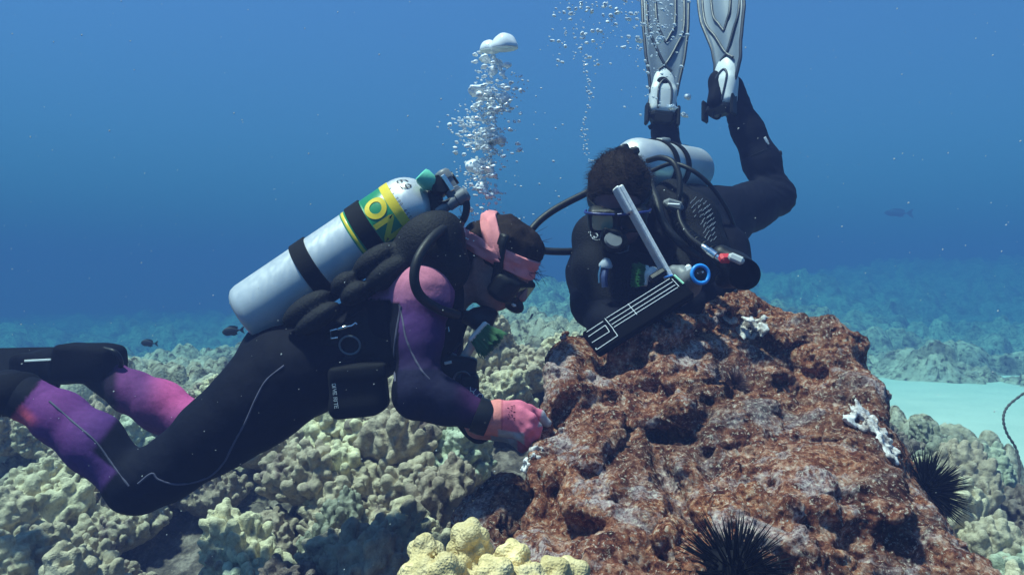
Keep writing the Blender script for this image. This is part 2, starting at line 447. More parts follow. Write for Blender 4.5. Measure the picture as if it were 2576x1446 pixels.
# ================================================================ the big rock
rk = []
for a in [(1430,845,2.15),(1390,890,2.05),(1480,870,2.2),(1600,850,2.25),(1690,790,2.25),(1740,746,2.28),(1800,750,2.32),(1900,778,2.32),(1940,832,2.25),(1985,822,2.28),(2060,842,2.22),(2105,872,2.17),
          (2132,935,2.05),(2180,1035,1.9),(2240,1105,1.8),(2300,1212,1.66),(2345,1285,1.56),(2425,1372,1.46),(2500,1446,1.37),
          (1500,1000,1.92),(1500,1150,1.7),(1360,1160,1.70),(1320,1250,1.60),(1300,1350,1.50),(1260,1446,1.42),(1500,1300,1.5),(1500,1446,1.33),(1700,950,1.97),(1700,1100,1.76),(1700,1250,1.58),
          (1700,1446,1.35),(1900,900,2.08),(1900,1000,1.93),(1900,1150,1.72),(1900,1300,1.52),(1900,1446,1.33),(2080,1000,1.93),(2100,1150,1.71),(2100,1300,1.52),(2100,1446,1.34),(2300,1446,1.35),(2280,1320,1.5),
          (1350,1040,1.86),(1375,960,1.97)]:
    rk.append(P(*a))
for (px, py, d) in [(2132,935,2.05),(2180,1035,1.9),(2240,1105,1.8),(2300,1212,1.66),(2345,1285,1.56),(2425,1372,1.46),(2500,1446,1.37)]:
    p = P(px, py, d); rk.append(p+np.array([.10, .03, -.14])); rk.append(p+np.array([.26, .05, -.5]))
for (px, py, d) in [(1430,845,2.15),(1600,850,2.25),(1740,746,2.28),(1900,778,2.32),(2060,842,2.22)]:
    p = P(px, py, d); rk.append(p+np.array([0, .17, -.13])); rk.append(p+np.array([0, .42, -.6]))
for (px, d) in [(1500,1.33),(1900,1.33),(2300,1.35)]:
    p = P(px, 1446, d); rk.append(p+np.array([-.05, -.22, -.16])); rk.append(p+np.array([-.1, -.42, -.5]))
rk = np.array(rk); rock_top = rbf_fit(rk[:, :2], rk[:, 2], .02)
xl_pts = np.array([(1.2, -.02), (1.42, .0), (1.5, .03), (1.6, .048), (1.72, .058), (1.86, .068), (1.97, .088), (2.15, .15), (2.35, .24), (2.7, .3)])
def make_rock():
    R_ = Field((-.34, .72, -.05), (1.30, 2.95, 1.13), .0095)
    sl, X, Y, Z = R_.win(R_.lo, R_.lo+R_.n*R_.h, 0)
    X, Y, Z = np.broadcast_arrays(X, Y, Z)
    zt = rock_top(X[:, :, 0], Y[:, :, 0])[:, :, None]
    f = (Z-zt)*.8
    xl = np.interp(Y[0, :, 0], xl_pts[:, 0], xl_pts[:, 1])[None, :, None]
    dx = (xl+.10*np.clip((zt-Z), 0, .5)-X)*.95                                    # the wall on this side leans under
    k = .05; h = np.maximum(k-np.abs(f-dx), 0)/k; f = np.maximum(f, dx)+h*h*k*.25
    f = np.maximum(f, Y-2.85)
    R_.f[:] = f
    # darker foot that juts out below the wall
    R_.ell(P(1265, 1365, 1.93), (.105, .18, .15), k=.03); R_.ell(P(1235, 1480, 1.76), (.09, .2, .14), k=.03)
    R_.ell(P(1420, 1010, 1.97), (.07, .1, .09), k=.06); R_.ell(P(2065, 885, 2.2), (.075, .10, .05), k=.05); R_.ell(P(2150, 1010, 1.98), (.05, .09, .06), k=.05); R_.ell(P(1948, 800, 2.28), (.030, .2, .034), k=.03, op='s'); R_.ell(P(2250, 1080, 1.85), (.03, .06, .03), k=.03, op='s')
    n1 = fbm(X*3.2, Y*3.2, Z*3.2, 3, 100); n2 = np.abs(noise3(X*9, Y*9, Z*9, 140)); n3 = fbm(X*22, Y*22, Z*22, 3, 160, .6)
    led = np.abs(noise3(X*4.2+Z*3, Y*2.4+1.7, Z*8-X*3, 210)); cav = noise3(X*12+.8*n2, Y*12, Z*12+.8*n2, 220); cav2 = noise3(X*26, Y*26, Z*26, 230)
    wn = fbm(X*6, Y*6, Z*6, 2, 180); n4 = 1-np.abs(noise3(X*14+wn, Y*14, Z*14+wn, 190))
    R_.f += (-.050*n1+.026*(n2-.25)-.010*n3-.010*(n4-.7)-.060*(led-.25)+.040*sstep_(.42, .70, cav)+.014*sstep_(.42, .66, cav2)).astype(np.float32)
    rnd = random.Random(5)
    def cut(px, py, rx, ry, rz, dep=.0, k=.03, rot=0):
        p = R_.pix(px, py)
        if p is None: return
        d = nrm(p-np.array([0, 0, CAMZ])); A = frame(d, (math.cos(rot), 0, -math.sin(rot)))[0]
        R_.ell(p+d*dep, (rx, ry, rz), A, k, 's'); 
        for j in range(3 if rx > .015 else 0):
            an = rnd.uniform(0, 6.28); R_.ell(p+d*dep+A[:, 0]*rx*.9*math.cos(an)+A[:, 1]*ry*.9*math.sin(an), (rx*.45, ry*.5, rz*.5), A, k*.5, 's')
    # the hollows one can see in it
    cut(1690, 1105, .058, .018, .09, .02); cut(1640, 1098, .03, .014, .06, .01); cut(1750, 960, .055, .034, .05, .0, rot=.3); cut(1630, 980, .03, .02, .03)
    cut(1395, 1225, .018, .055, .08, .0, rot=.15); cut(1370, 1290, .026, .022, .06); cut(1440, 1330, .05, .02, .07, .02, rot=.2); cut(2140, 1010, .02, .026, .05); cut(2060, 940, .02, .012, .03)
    cut(1650, 1150, .02, .05, .09, .01, rot=-.4); cut(1690, 1220, .022, .07, .11, .02, rot=-.5); cut(1750, 1330, .02, .07, .1, .02, rot=-.6); cut(1820, 1420, .03, .03, .09, .0)
    cut(1780, 1210, .1, .028, .05, .0, rot=.1); cut(1940, 1235, .012, .014, .04); cut(1960, 1305, .028, .02, .05); cut(2280, 1100, .012, .07, .05, 0, rot=-.55)
    cut(1930, 870, .02, .07, .05, 0, rot=-.7); cut(1860, 830, .016, .05, .05, 0, rot=-.7); cut(2010, 930, .05, .014, .04, 0, rot=.5); cut(1400, 1060, .02, .06, .05, 0, rot=.4); cut(1330, 1120, .045, .02, .05)
    for i in range(70):
        px, py = rnd.uniform(1330, 2480), rnd.uniform(800, 1440); r = rnd.choice((.006, .008, .01, .013, .018, .022))
        cut(px, py, r*rnd.uniform(.8, 2), r*rnd.uniform(.6, 1.1), r*rnd.uniform(1, 2), 0, .012, rnd.uniform(-.6, .6))
    for i in range(160):                                                              # knobs and crusts standing proud
        px, py = rnd.uniform(1280, 2480), rnd.uniform(760, 1440); p = R_.pix(px, py)
        if p is None: continue
        r = rnd.uniform(.006, .02); A = frame(R_.grad(p), (rnd.uniform(-1, 1), rnd.uniform(-1, 1), 0))[0]
        R_.ell(p, (r*rnd.uniform(1, 2.2), r*rnd.uniform(.8, 1.4), r*.6), A, .012)
    V, F = R_.surface()
    m0 = mesh_arrays('rock', V, F); o0 = link('rock_base', m0); md = o0.modifiers.new('s', 'SUBSURF'); md.subdivision_type = 'CATMULL_CLARK'; md.levels = 1; md.render_levels = 1
    m = bpy.data.meshes.new_from_object(o0.evaluated_get(bpy.context.evaluated_depsgraph_get())); bpy.data.objects.remove(o0); m.name = 'rock'
    n_ = len(m.vertices); V = np.empty(n_*3, np.float32); m.vertices.foreach_get('co', V); V = V.reshape(-1, 3); N = np.empty(n_*3, np.float32); m.vertices.foreach_get('normal', N); N = N.reshape(-1, 3)
    x, y, z = V.T; w1 = noise3(x*18, y*18, z*18, 300)
    q = .0050*(1-2*np.abs(noise3(x*38+w1, y*38, z*38+w1, 310)))*(.4+.6*np.clip(.5+noise3(x*7, y*7, z*7, 330), 0, 1))+.0024*(1-2*np.abs(noise3(x*90, y*90+w1, z*90, 320)))+.0012*noise3(x*190, y*190, z*190, 340)
    V = V+N*q[:, None].astype(np.float32); m.vertices.foreach_set('co', V.ravel()); m.update()
    t = NT('crusted_rock')
    big = t.noise(5, 6, .65, .3); mid = t.noise(26, 8, .75, .3); fine = t.noise(120, 5, .75, .4); turf = t.noise(60, 6, .8, .5)
    c = t.ramp(mid, [(.37, (.030, .010, .010)), (.45, (.13, .036, .026)), (.51, (.32, .110, .062)), (.57, (.52, .25, .16)), (.63, (.72, .48, .37)), (.69, (.88, .74, .68))])
    c = t.mix(t.ramp(big, [(.45, 0.0), (.58, .8)]), c, t.ramp(turf, [(.38, (.045, .012, .008)), (.46, (.22, .058, .028)), (.53, (.48, .17, .080)), (.60, (.74, .42, .25)), (.68, (.85, .68, .50))]))
    c = t.mix(t.ramp(t.noise(8, 6, .75, .5), [(.53, 0.0), (.60, .75)]), c, t.ramp(fine, [(.36, (.26, .15, .17)), (.50, (.62, .48, .48)), (.62, (.88, .80, .78))]))
    c = t.mix(t.ramp(t.noise(3.2, 6, .7), [(.40, .65), (.50, 0.0)]), c, t.ramp(mid, [(.40, (.012, .006, .008)), (.56, (.10, .045, .038)), (.66, (.36, .24, .21))]))
    c = t.mix(t.ramp(fine, [(.56, 0.0), (.63, .85)]), c, (.86, .72, .60))
    c = t.mix(t.ramp(fine, [(.36, .8), (.45, 0.0)]), c, (.030, .012, .012))
    b = t.bump(mid, .7, .022); b = t.bump(turf, .8, .014, b); b = t.bump(fine, .9, .007, b)
    m.materials.append(t.set(col=c, rough=.92, spec=.10, normal=b))
    o = link('rock', m); tag(o, 'large rusty brown pitted rock the two divers work on', 'rock')
    return R_, o
ROCK, rock = make_rock()
# ================================================================ corals
def coral_mat(name, lo, mid, hi, dead):
    t = NT(name); oi = t.n('ObjectInfo'); a = t.noise(7, 5, .65); b = t.noise(34, 5, .7); f = t.noise(150, 3)
    c = t.ramp(b, [(.28, lo), (.45, mid), (.68, hi)])
    c = t.mix(t.ramp(a, [(.56, 0.0), (.66, .85)]), c, t.ramp(b, [(.35, dead), (.6, tuple(min(1, x*2.2) for x in dead)), (.75, tuple(min(1, x*4.0) for x in dead))]))
    hs = t.n('HueSaturation'); t.l(c, hs.inputs['Color'])
    t.l(t.math('ADD', t.math('MULTIPLY', oi.outputs['Random'], .6), .62), hs.inputs['Value']); t.l(t.math('ADD', t.math('MULTIPLY', oi.outputs['Random'], .05), .475), hs.inputs['Hue'])
    pol = t.vor(240, 'F1')
    return t.set(col=hs.outputs[0], rough=.75, spec=.2, normal=t.bump(pol, .5, .004, t.bump(b, .7, .012)))
M_cor = coral_mat('lobe_coral', (.26, .21, .15), (.50, .42, .29), (.75, .64, .45), (.085, .055, .055))
M_yel = coral_mat('yellow_coral', (.42, .30, .13), (.58, .44, .23), (.70, .56, .34), (.46, .34, .17))
def coral_mesh(seed, kind):
    """a clump of knobs: kind 0 low mound, 1 stepped pinnacles, 2 leaning wedge"""
    r = random.Random(seed); F_ = Field((-.27, -.27, -.16), (.27, .27, .32), .0054)
    cores = []                                                            # (centre, radii) of the domes that carry the knobs
    if kind == 0: cores = [((0, 0, -.02), (.16, .15, .09)), ((.07, .05, .0), (.09, .1, .08)), ((-.08, .03, 0), (.08, .08, .09))]
    elif kind == 1:
        for i in range(r.randint(3, 5)):
            an = i*1.5+r.uniform(-.4, .4); q = r.uniform(.04, .11); cores.append(((q*math.cos(an), q*math.sin(an), .02), (r.uniform(.045, .07), r.uniform(.045, .07), r.uniform(.09, .19))))
        cores.append(((0, 0, -.04), (.15, .14, .09)))
    else: cores = [((0, 0, -.03), (.16, .12, .09)), ((.06, 0, .03), (.09, .10, .13)), ((.10, .03, .07), (.055, .07, .12))]
    for c, e in cores: F_.ell(np.array(c), np.array(e)*.86, None, .02)
    for c, e in cores:
        c, e = np.array(c), np.array(e); n = int(36*(e[0]*e[2]/.01)**.5*1.5)
        for i in range(n):
            z = 1-1.25*(i+.5)/n; an = i*2.39996+r.uniform(-.35, .35); q = math.sqrt(max(0, 1-z*z)); dr = np.array([q*math.cos(an), q*math.sin(an), z])
            p = c+dr*e*r.uniform(.84, 1.0); s_ = r.choice((.010, .012, .014, .017, .020))*r.uniform(.9, 1.15); up = nrm(dr+np.array([0, 0, .9]))
            F_.cone(p-up*s_*.6, p+up*s_*r.uniform(.3, 2.0), s_*1.05, s_*.9, .006)
            if r.random() < .6:
                v = nrm(np.array([r.uniform(-1, 1), r.uniform(-1, 1), r.uniform(-.2, 1)])); F_.ell(p+up*s_*.5+v*s_*.8, np.full(3, s_*.62), k=.006)
    sl, X, Y, Z = F_.win(F_.lo, F_.lo+F_.n*F_.h, 0); F_.f += (.0045*noise3(X*45, Y*45, Z*45, seed)+.0028*noise3(X*105, Y*110, Z*110, seed+3)).astype(np.float32)
    return F_.surface()
M_dead = coral_mat('dead_coral', (.06, .045, .04), (.15, .11, .09), (.36, .29, .24), (.05, .035, .04))
M_grey = coral_mat('grey_green_coral', (.20, .21, .16), (.37, .38, .28), (.58, .58, .44), (.07, .06, .06))
protos = []; dead = []; greys = []
for i in range(9):
    V, F = coral_mesh(100+i, (0, 1, 2, 1, 0, 1, 2, 0, 1)[i]); m = mesh_arrays('lobe_coral', V, F); m.materials.append(M_cor); protos.append(m)
    for lst, mt in ((dead, M_dead), (greys, M_grey)):
        if i in (1, 2, 4, 7): m2 = m.copy(); m2.materials[0] = mt; lst.append(m2)
def place_corals():
    r = random.Random(12); n = 0; spots = []
    y = 1.75
    while y < 3.75:
        st = .185+.02*(y-1.8); x = -.95*y-.3
        while x < .95*y+.3:
            px, py = x+r.uniform(-.07, .07), y+r.uniform(-.07, .07); x += st
            if -.26 < px < 1.12 and py < 2.75: continue                      # the rock stands here
            z = float(sea_z(px, py)); u, v = CX+FPX*px/py, CY-FPX*(z+.1-CAMZ)/py
            if u < -150 or u > 2730 or v > 1640: continue
            if float(noise3(px*1.9, py*1.9, 2, 31))*2.2+.9 < .40 and r.random() < .85: continue
            if px > .9 and py > 3.3 : continue
            spots.append((py, px, z, u, v))
        y += st*.85
    spots.sort()
    for (py, px, z, u, v) in spots[:295]:
        kd = r.random(); kd = 1 if kd < .09 else 2 if kd < .21 else 0
        o = bpy.data.objects.new(('lobe_coral', 'dead_coral', 'lobe_coral')[kd], r.choice((protos, dead, greys)[kd])); COL.objects.link(o)
        s = r.uniform(.7, 1.2) if py < 3 else r.uniform(.6, 1.05); o.scale = (s*r.uniform(.9, 1.15), s*r.uniform(.9, 1.15), s*r.uniform(.8, 1.25)); o.location = (px, py, z+.06+.04*s)
        o.rotation_euler = (r.uniform(-.35, .35), r.uniform(-.35, .35), r.uniform(0, 6.28))
        tag(o, *((('pale tan knobbly lobe coral head on the reef slope below the divers', 'coral', 'pale lobe corals crowding the near reef'), ('dark brown dead coral head overgrown with turf among the pale ones', 'dead coral', 'dead brown coral heads on the near reef'), ('grey green knobbly lobe coral head among the tan ones', 'coral', 'grey green lobe corals on the near reef'))[kd]))
        n += 1
    print('corals', n)
place_corals()
# ================================================================ shared materials
def neoprene(name):
    t = NT(name); c = t.attr('Col'); n = t.noise(70, 5, .7); g = t.noise(11, 4, .6)
    col = t.mix(.45, c, t.ramp(n, [(.3, .35), (.7, 1.0)]), 'MULTIPLY')
    col = t.mix(t.ramp(t.noise(400, 2), [(.72, 0.0), (.80, .35)]), col, (.25, .25, .3))        # silt and tiny bubbles on the cloth
    return t.set(col=col, rough=.8, spec=.12, sheen=.0, normal=t.bump(n, .25, .003, t.bump(g, .4, .012)))
M_suit = neoprene('wetsuit_and_skin')
M_black = plain('black_cordura', (.006, .006, .008), .8, var=.5, scale=60, bump=.35, bd=.002, spec=.15)
M_rub = plain('black_rubber', (.008, .008, .010), .45, var=.4, scale=80, bump=.1, spec=.25)
M_hose = plain('hose_rubber', (.010, .010, .013), .5, var=.4, scale=120, bump=.2, spec=.3)
M_steel = plain('chrome', (.75, .76, .78), .22, 1.0, var=.12, scale=60, bump=.1)
M_grey = plain('grey_plastic', (.16, .17, .19), .45, var=.2)
M_white = plain('white_plastic', (.75, .76, .76), .45, var=.10, scale=40)
M_dirty = plain('scuffed_white_plastic', (.82, .82, .84), .5, var=.22, scale=22, bump=.4)
M_pink = plain('pink_fabric', (.76, .25, .27), .8, var=.2, scale=50, bump=.3)
M_hair = plain('dark_hair', (.018, .010, .009), .75, var=.5, scale=60, bump=.5, bd=.004, spec=.12)
M_glassd = plain('dark_mask_glass', (.012, .015, .02), .15, var=.1, bump=0, spec=.22)
M_green = plain('green_bristle', (.03, .16, .05), .6, var=.5, scale=200, bump=.3)
M_seam = plain('grey_seam', (.085, .08, .125), .8)
def tank_metal():
    t = NT('brushed_aluminium'); a = t.noise(9, 6, .7); tc = t.n('TexCoord'); mp = t.n('Mapping'); mp.inputs['Scale'].default_value = (90, 90, 6)
    x = t.n('TexNoise'); x.inputs['Scale'].default_value = 1; x.inputs['Detail'].default_value = 5; t.l(tc.outputs['Object'], mp.inputs[0]); t.l(mp.outputs[0], x.inputs['Vector'])
    c = t.ramp(a, [(.3, (.60, .61, .62)), (.6, (.70, .70, .71)), (.8, (.76, .76, .76))])
    c = t.mix(t.ramp(t.noise(60, 6, .8), [(.66, 0.0), (.74, .7)]), c, (.12, .12, .13))
    return t.set(col=c, rough=t.ramp(x.outputs[0], [(.3, .30), (.7, .46)]), metal=.45, spec=.5, normal=t.bump(x.outputs[0], .12, .002))
M_tank = tank_metal()
def pix_of(V): return CX+FPX*V[:, 0]/V[:, 1], CY-FPX*(V[:, 2]-CAMZ)/V[:, 1]
def sstep(a, b, x): t = np.clip((x-a)/(b-a), 0, 1); return t*t*(3-2*t)
def lerp(c, d, t): return c*(1-t[:, None])+np.asarray(d)*t[:, None]
def seg_dist(px, py, pts):
    best = np.full(len(px), 1e9)
    for (ax, ay), (bx, by) in zip(pts[:-1], pts[1:]):
        t = np.clip(((px-ax)*(bx-ax)+(py-ay)*(by-ay))/((bx-ax)**2+(by-ay)**2), 0, 1)
        best = np.minimum(best, np.hypot(px-ax-t*(bx-ax), py-ay-t*(by-ay)))
    return best
def in_poly(px, py, poly):
    c = np.zeros(len(px), bool); n = len(poly)
    for i in range(n):
        (ax, ay), (bx, by) = poly[i], poly[(i+1) % n]
        x = ((ay > py) != (by > py)); c ^= x & (px < (bx-ax)*(py-ay)/(by-ay+1e-9)+ax)
    return c
def on_skin(F_, px, py, lift=.003):
    p = F_.pix(px, py, 1.2, 4)
    return None if p is None else p+F_.grad(p)*lift

# ================================================================ the diver in purple
def head_frame(C, f):
    f = nrm(f); up = np.array([0, 0, 1.]); u = nrm(up-f*np.dot(up, f)); s = np.cross(f, u)        # s: her right
    return C, f, u, s
def add_head(F_, H, sc_=1.0, jaw=1.0):
    C, f, u, s = H; A = np.c_[f, s, u]; q = lambda a, b, c: C+sc_*(a*f+b*s+c*u)
    F_.ell(q(-.012, 0, .028), (.098*sc_, .077*sc_, .088*sc_), A, .02)
    F_.ell(q(.030, 0, -.030), (.064*sc_, .062*sc_, .078*sc_), A, .03)
    F_.ell(q(.048, 0, -.082), (.036*sc_, .036*sc_*jaw, .026*sc_), A, .03)                          # chin
    for k in (-1, 1):
        F_.cone(q(-.012, k*.058, -.055), q(.045, k*.025, -.09), .018*sc_, .015*sc_, .03)           # jaw line
        F_.ell(q(.062, k*.042, -.022), (.022*sc_, .024*sc_, .020*sc_), A, .02)                     # cheek
        F_.ell(q(.083, k*.033, .016), (.012*sc_, .022*sc_, .009*sc_), A, .014)                     # brow
        F_.ell(q(.086, k*.032, .000), (.010*sc_, .014*sc_, .009*sc_), A, .008, 's')
        F_.ell(q(.080, k*.032, .000), (.0115*sc_, .013*sc_, .010*sc_), A, .002)                    # eyes
        e = q(-.022, k*.080, -.012); Ae = np.c_[nrm(f-.35*k*s), nrm(s*k+.35*f), u]
        F_.ell(e, (.018*sc_, .007*sc_, .030*sc_), Ae, .006); F_.ell(e+k*s*.006*sc_+f*.003, (.010*sc_, .005*sc_, .018*sc_), Ae, .004, 's')
        F_.ell(q(-.018, k*.078, -.040), (.009*sc_, .006*sc_, .010*sc_), Ae, .006)
    F_.cone(q(.092, 0, .006), q(.112, 0, -.030), .009*sc_, .013*sc_, .012)                         # nose
    for k in (-1, 1): F_.ell(q(.100, k*.012, -.033), (.011*sc_, .008*sc_, .008*sc_), A, .008)
    F_.ell(q(.086, 0, -.056), (.010*sc_, .024*sc_, .006*sc_), A, .008); F_.ell(q(.084, 0, -.066), (.010*sc_, .020*sc_, .006*sc_), A, .008)
HA = head_frame(P(1252, 664, 2.02), (.76, -.26, -.60)); HS = .92
def creases(x, y, z, joints):
    o = np.zeros(len(x))
    for p, ax, rad, amp, wl in joints:
        ax = nrm(ax); dx, dy, dz = x-p[0], y-p[1], z-p[2]; s_ = dx*ax[0]+dy*ax[1]+dz*ax[2]+.010*noise3(x*28, y*28, z*28, 600)
        o += amp*np.sin(s_*2*math.pi/wl)*np.exp(-(dx*dx+dy*dy+dz*dz)/(rad*rad))*(.6+.4*noise3(x*14, y*14, z*14, 610))
    return o
def finger(F_, pts, r0, r1, k=.006): 
    n = len(pts)
    F_.chain([(p, r0+(r1-r0)*i/(n-1)) for i, p in enumerate(pts)], k)
def make_diver_a():
    B = Field((-1.42, 1.66, .28), (.16, 2.48, 1.24), .0066)
    Yv = (0, 1, 0)
    B.chain([(P(755, 935, 2.03), .118), (P(860, 895, 2.03), .104), (P(1000, 800, 2.03), .112), (P(1075, 745, 2.03), .095)], .05, Yv, 1.32)
    B.ell(P(705, 915, 2.03), (.10, .15, .11), k=.06)
    for d, k in ((1.88, 0), (2.18, 1)): B.cone(P(1030, 765, 2.03), P(1066, 738, d), .085, .068, .05)
    C, f, u, s = HA
    B.cone(P(1085, 735, 2.03), C-.025*f-.055*u, .062, .055, .04)
    add_head(B, HA, HS)
    # near arm, far arm
    B.chain([(P(1062, 742, 1.88), .068), (P(1052, 850, 1.845), .054), (P(1052, 965, 1.81), .047), (P(1058, 985, 1.805), .051), (P(1120, 1012, 1.80), .047), (P(1222, 1052, 1.80), .034)], .03)
    B.ell(P(1040, 1000, 1.805), (.035, .04, .035), k=.04)
    for (x, y) in ((1078, 955), (1103, 968), (1133, 985)): B.ell(P(x, y, 1.79), (.017, .026, .013), frame((.45, 0, .9))[0], .008)
    B.chain([(P(1085, 745, 2.18), .068), (P(1110, 860, 2.22), .055), (P(1120, 985, 2.2), .046), (P(1205, 1080, 2.02), .035)], .03)
    # near leg, far leg
    B.chain([(P(735, 945, 1.94), .105), (P(640, 1020, 1.93), .098), (P(540, 1095, 1.92), .083), (P(425, 1180, 1.91), .066), (P(355, 1218, 1.9), .062)], .05)
    B.ell(P(338, 1232, 1.9), (.055, .055, .050), k=.04)
    B.chain([(P(335, 1212, 1.9), .058), (P(235, 1112, 1.92), .066), (P(150, 1050, 1.94), .058), (P(70, 1004, 1.95), .047)], .03)
    B.chain([(P(70, 1004, 1.95), .047), (P(20, 985, 1.97), .046), (P(-110, 1005, 2.0), .036), (P(-160, 1012, 2.0), .03)], .03)
    B.chain([(P(770, 950, 2.13), .10), (P(640, 1030, 2.2), .088), (P(500, 1078, 2.26), .064)], .05)
    B.chain([(P(495, 1075, 2.26), .062), (P(405, 1022, 2.29), .067), (P(330, 985, 2.31), .058), (P(275, 950, 2.33), .048)], .03)
    B.chain([(P(275, 950, 2.33), .048), (P(250, 925, 2.34), .047), (P(120, 915, 2.36), .038), (P(60, 915, 2.36), .03)], .03)
    sl, X, Y, Z = B.win(B.lo, B.lo+B.n*B.h, 0); near_ = np.abs(B.f) < .03; cr = np.zeros_like(B.f); I_ = np.argwhere(near_); xx, yy, zz = (B.lo+I_*B.h).T; hd = np.linalg.norm(np.stack([xx, yy, zz], 1)-HA[0], axis=1) > .16
    cr[near_] = (.0026*fbm(xx*9, yy*9, zz*9, 3, 500)+.0016*np.abs(noise3(xx*30, yy*14, zz*30, 510)))*hd
    cr[near_] += creases(xx, yy, zz, [(P(1062, 968, 1.81), (.75, 0, -.66), .055, .0045, .020), (P(372, 1190, 1.9), (.62, 0, .78), .060, .0040, .022), (P(760, 925, 1.95), (-.8, 0, -.5), .085, .0030, .030), (P(1085, 760, 1.87), (.2, 0, 1), .05, .0035, .022), (P(470, 1060, 2.27), (.8, 0, -.5), .05, .004, .02), (P(100, 1020, 1.95), (-.8, 0, .6), .05, .003, .018)]); B.f += cr
    V, F = B.surface(); m = mesh_arrays('body', V, F)
    px, py = pix_of(V); d = V[:, 1]; col = np.tile(np.array([.003, .0035, .011]), (len(V), 1))
    pink, purp, navy, mag = (.60, .20, .30), (.085, .032, .145), (.014, .013, .040), (.34, .06, .22)
    # sleeve and shoulder panels (near side and far side alike)
    arm = ((px > 985) & (py > 640) & (px < 1150) & (py < 1010) & (np.abs(d-2.03) > .05))
    sh = in_poly(px, py, [(925, 752), (1010, 685), (1062, 652), (1092, 652), (1125, 690), (1135, 760), (1060, 745), (1008, 762), (965, 752)])
    col = np.where((sh & (np.abs(d-2.03) > .02))[:, None], lerp(np.tile(np.array(pink), (len(V), 1)), (.42, .15, .30), sstep(690, 770, py)), col)
    sleeve = arm & ~sh & (px > 1003)
    cs = lerp(np.tile(np.array((.30, .10, .24)), (len(V), 1)), purp, sstep(715, 800, py)); cs = lerp(cs, (.038, .018, .080), sstep(800, 900, py)); cs = lerp(cs, navy, sstep(880, 960, py))
    col = np.where(sleeve[:, None], cs, col)
    fore = (px > 1000) & (py >= 930) & (px < 1245) & (py < 1110) & (d < 2.03-.05)
    cf = lerp(np.tile(np.array(navy), (len(V), 1)), (.055, .016, .072), sstep(1130, 1190, px)*sstep(1075, 1030, py))
    col = np.where(fore[:, None], cf, col)
    # shins
    tn = ((px-335)*(70-335)+(py-1215)*(1004-1215))/(265**2+211**2)                              # 0 at the knee, 1 at the ankle
    sn = ((px-335)*(1004-1215)-(py-1215)*(70-335))/math.hypot(265, 211)                         # + above the piping
    near = (d < 2.1) & (px < 420) & (tn > .14)
    pn = lerp(np.tile(np.array((.10, .035, .17)), (len(V), 1)), (.17, .04, .19), sstep(.3, .9, tn)); pn = lerp(pn, (.62, .09, .16), sstep(.80, .93, tn)*sstep(10, 38, sn))
    pn = lerp(pn, (.003, .0035, .011), np.maximum(sstep(.42, .36, tn)*sstep(6, -2, sn), np.maximum(sstep(.18, .13, tn), sstep(1.0, 1.02, tn))))
    col = np.where(near[:, None], pn, col)
    far = (d > 2.12) & (px < 530) & (px > 262) & (py > 900)
    pf = lerp(np.tile(np.array((.16, .04, .16)), (len(V), 1)), (.62, .10, .30), sstep(350, 440, px)*sstep(1080, 1000, py)); pf = lerp(pf, (.02, .01, .03), sstep(305, 280, px))
    col = np.where(far[:, None], pf, col)
    # skin
    rel = V-C; hf, hu = rel@f, rel@u; skin = (np.linalg.norm(rel-(-.01)*u, axis=1) < .15) & (px+.30*(py-700) > 1142)
    sk = np.tile(np.array((.30, .19, .175)), (len(V), 1)); sk = lerp(sk, (.36, .20, .18), sstep(.02, .06, hf))
    sk = lerp(sk, (.34, .12, .12), sstep(.012, .004, np.abs(hu+.061))*sstep(.07, .085, hf))
    col = np.where(skin[:, None], sk, col)
    set_col(m, col); m.materials.append(M_suit)
    root = thing('person', P(755, 960, 2.03), 'diver in purple and black wetsuit with pink headband leaning over the rock', 'person')
    body = link('body', m, root)
    # ---- grey piping on thigh, shin and sleeve
    for pts in ([(715, 920), (672, 955), (645, 1000), (618, 1060), (590, 1110), (560, 1165), (520, 1200), (450, 1217), (400, 1205), (383, 1190), (348, 1216)],
                [(125, 1010), (185, 1062), (240, 1110), (285, 1170), (325, 1222)],
                [(1006, 765), (1015, 810), (1022, 850), (1040, 895), (1062, 935), (1080, 955)], [(1010, 770), (998, 840), (993, 900), (996, 960)]):
        q = []
        for c in catmull([np.array([a, b, 0.]) for a, b in pts], 6):
            p = on_skin(B, c[0], c[1], .0018)
            if p is not None: q.append(p)
        if len(q) > 3: mb = MB(); mb.tube(q, .0025, 6); mb.build('piping', M_seam, root)
    # ---- wrist cuff
    a, b = P(1196, 1041, 1.80), P(1232, 1055, 1.80); mb = MB(); fr = frame(b-a, (0, 1, 0), a); L = np.linalg.norm(b-a)
    mb.lathe(fr, [(.030, -.002), (.043, 0), (.044, L*.5), (.041, L), (.030, L+.001)], 28, 1, .95); cuff = mb.build('cuff', M_rub, root)
    # ---- hair
    G = Field(C-.19, C+.19, .0055); A = np.c_[f, s, u]
    q = lambda a_, b_, c_: C+HS*(a_*f+b_*s+c_*u)
    G.ell(q(-.020, 0, .034), np.array((.103, .085, .094))*HS, A, .02); G.ell(q(.020, 0, .085), np.array((.066, .066, .04))*HS, A, .03); G.ell(q(-.08, .0, -.02), np.array((.045, .07, .06))*HS, A, .03)
    G.ell(q(.07, 0, -.05), np.array((.075, .12, .075))*HS, A, .012, 's')
    SM = Field(C-.19, C+.19, .0055); SM.f[:] = G.f
    sl, X, Y, Z = G.win(G.lo, G.lo+G.n*G.h, 0); G.f += (.005*fbm(X*26, Y*26, Z*26, 2, 9)+.003*noise3(X*90, Y*90, Z*30, 12)).astype(np.float32)
    V2, F2 = G.surface(); hm = mesh_arrays('hair', V2, F2); hm.materials.append(M_hair); hair = link('hair', hm, root)
    rnd = random.Random(3); mb = MB()
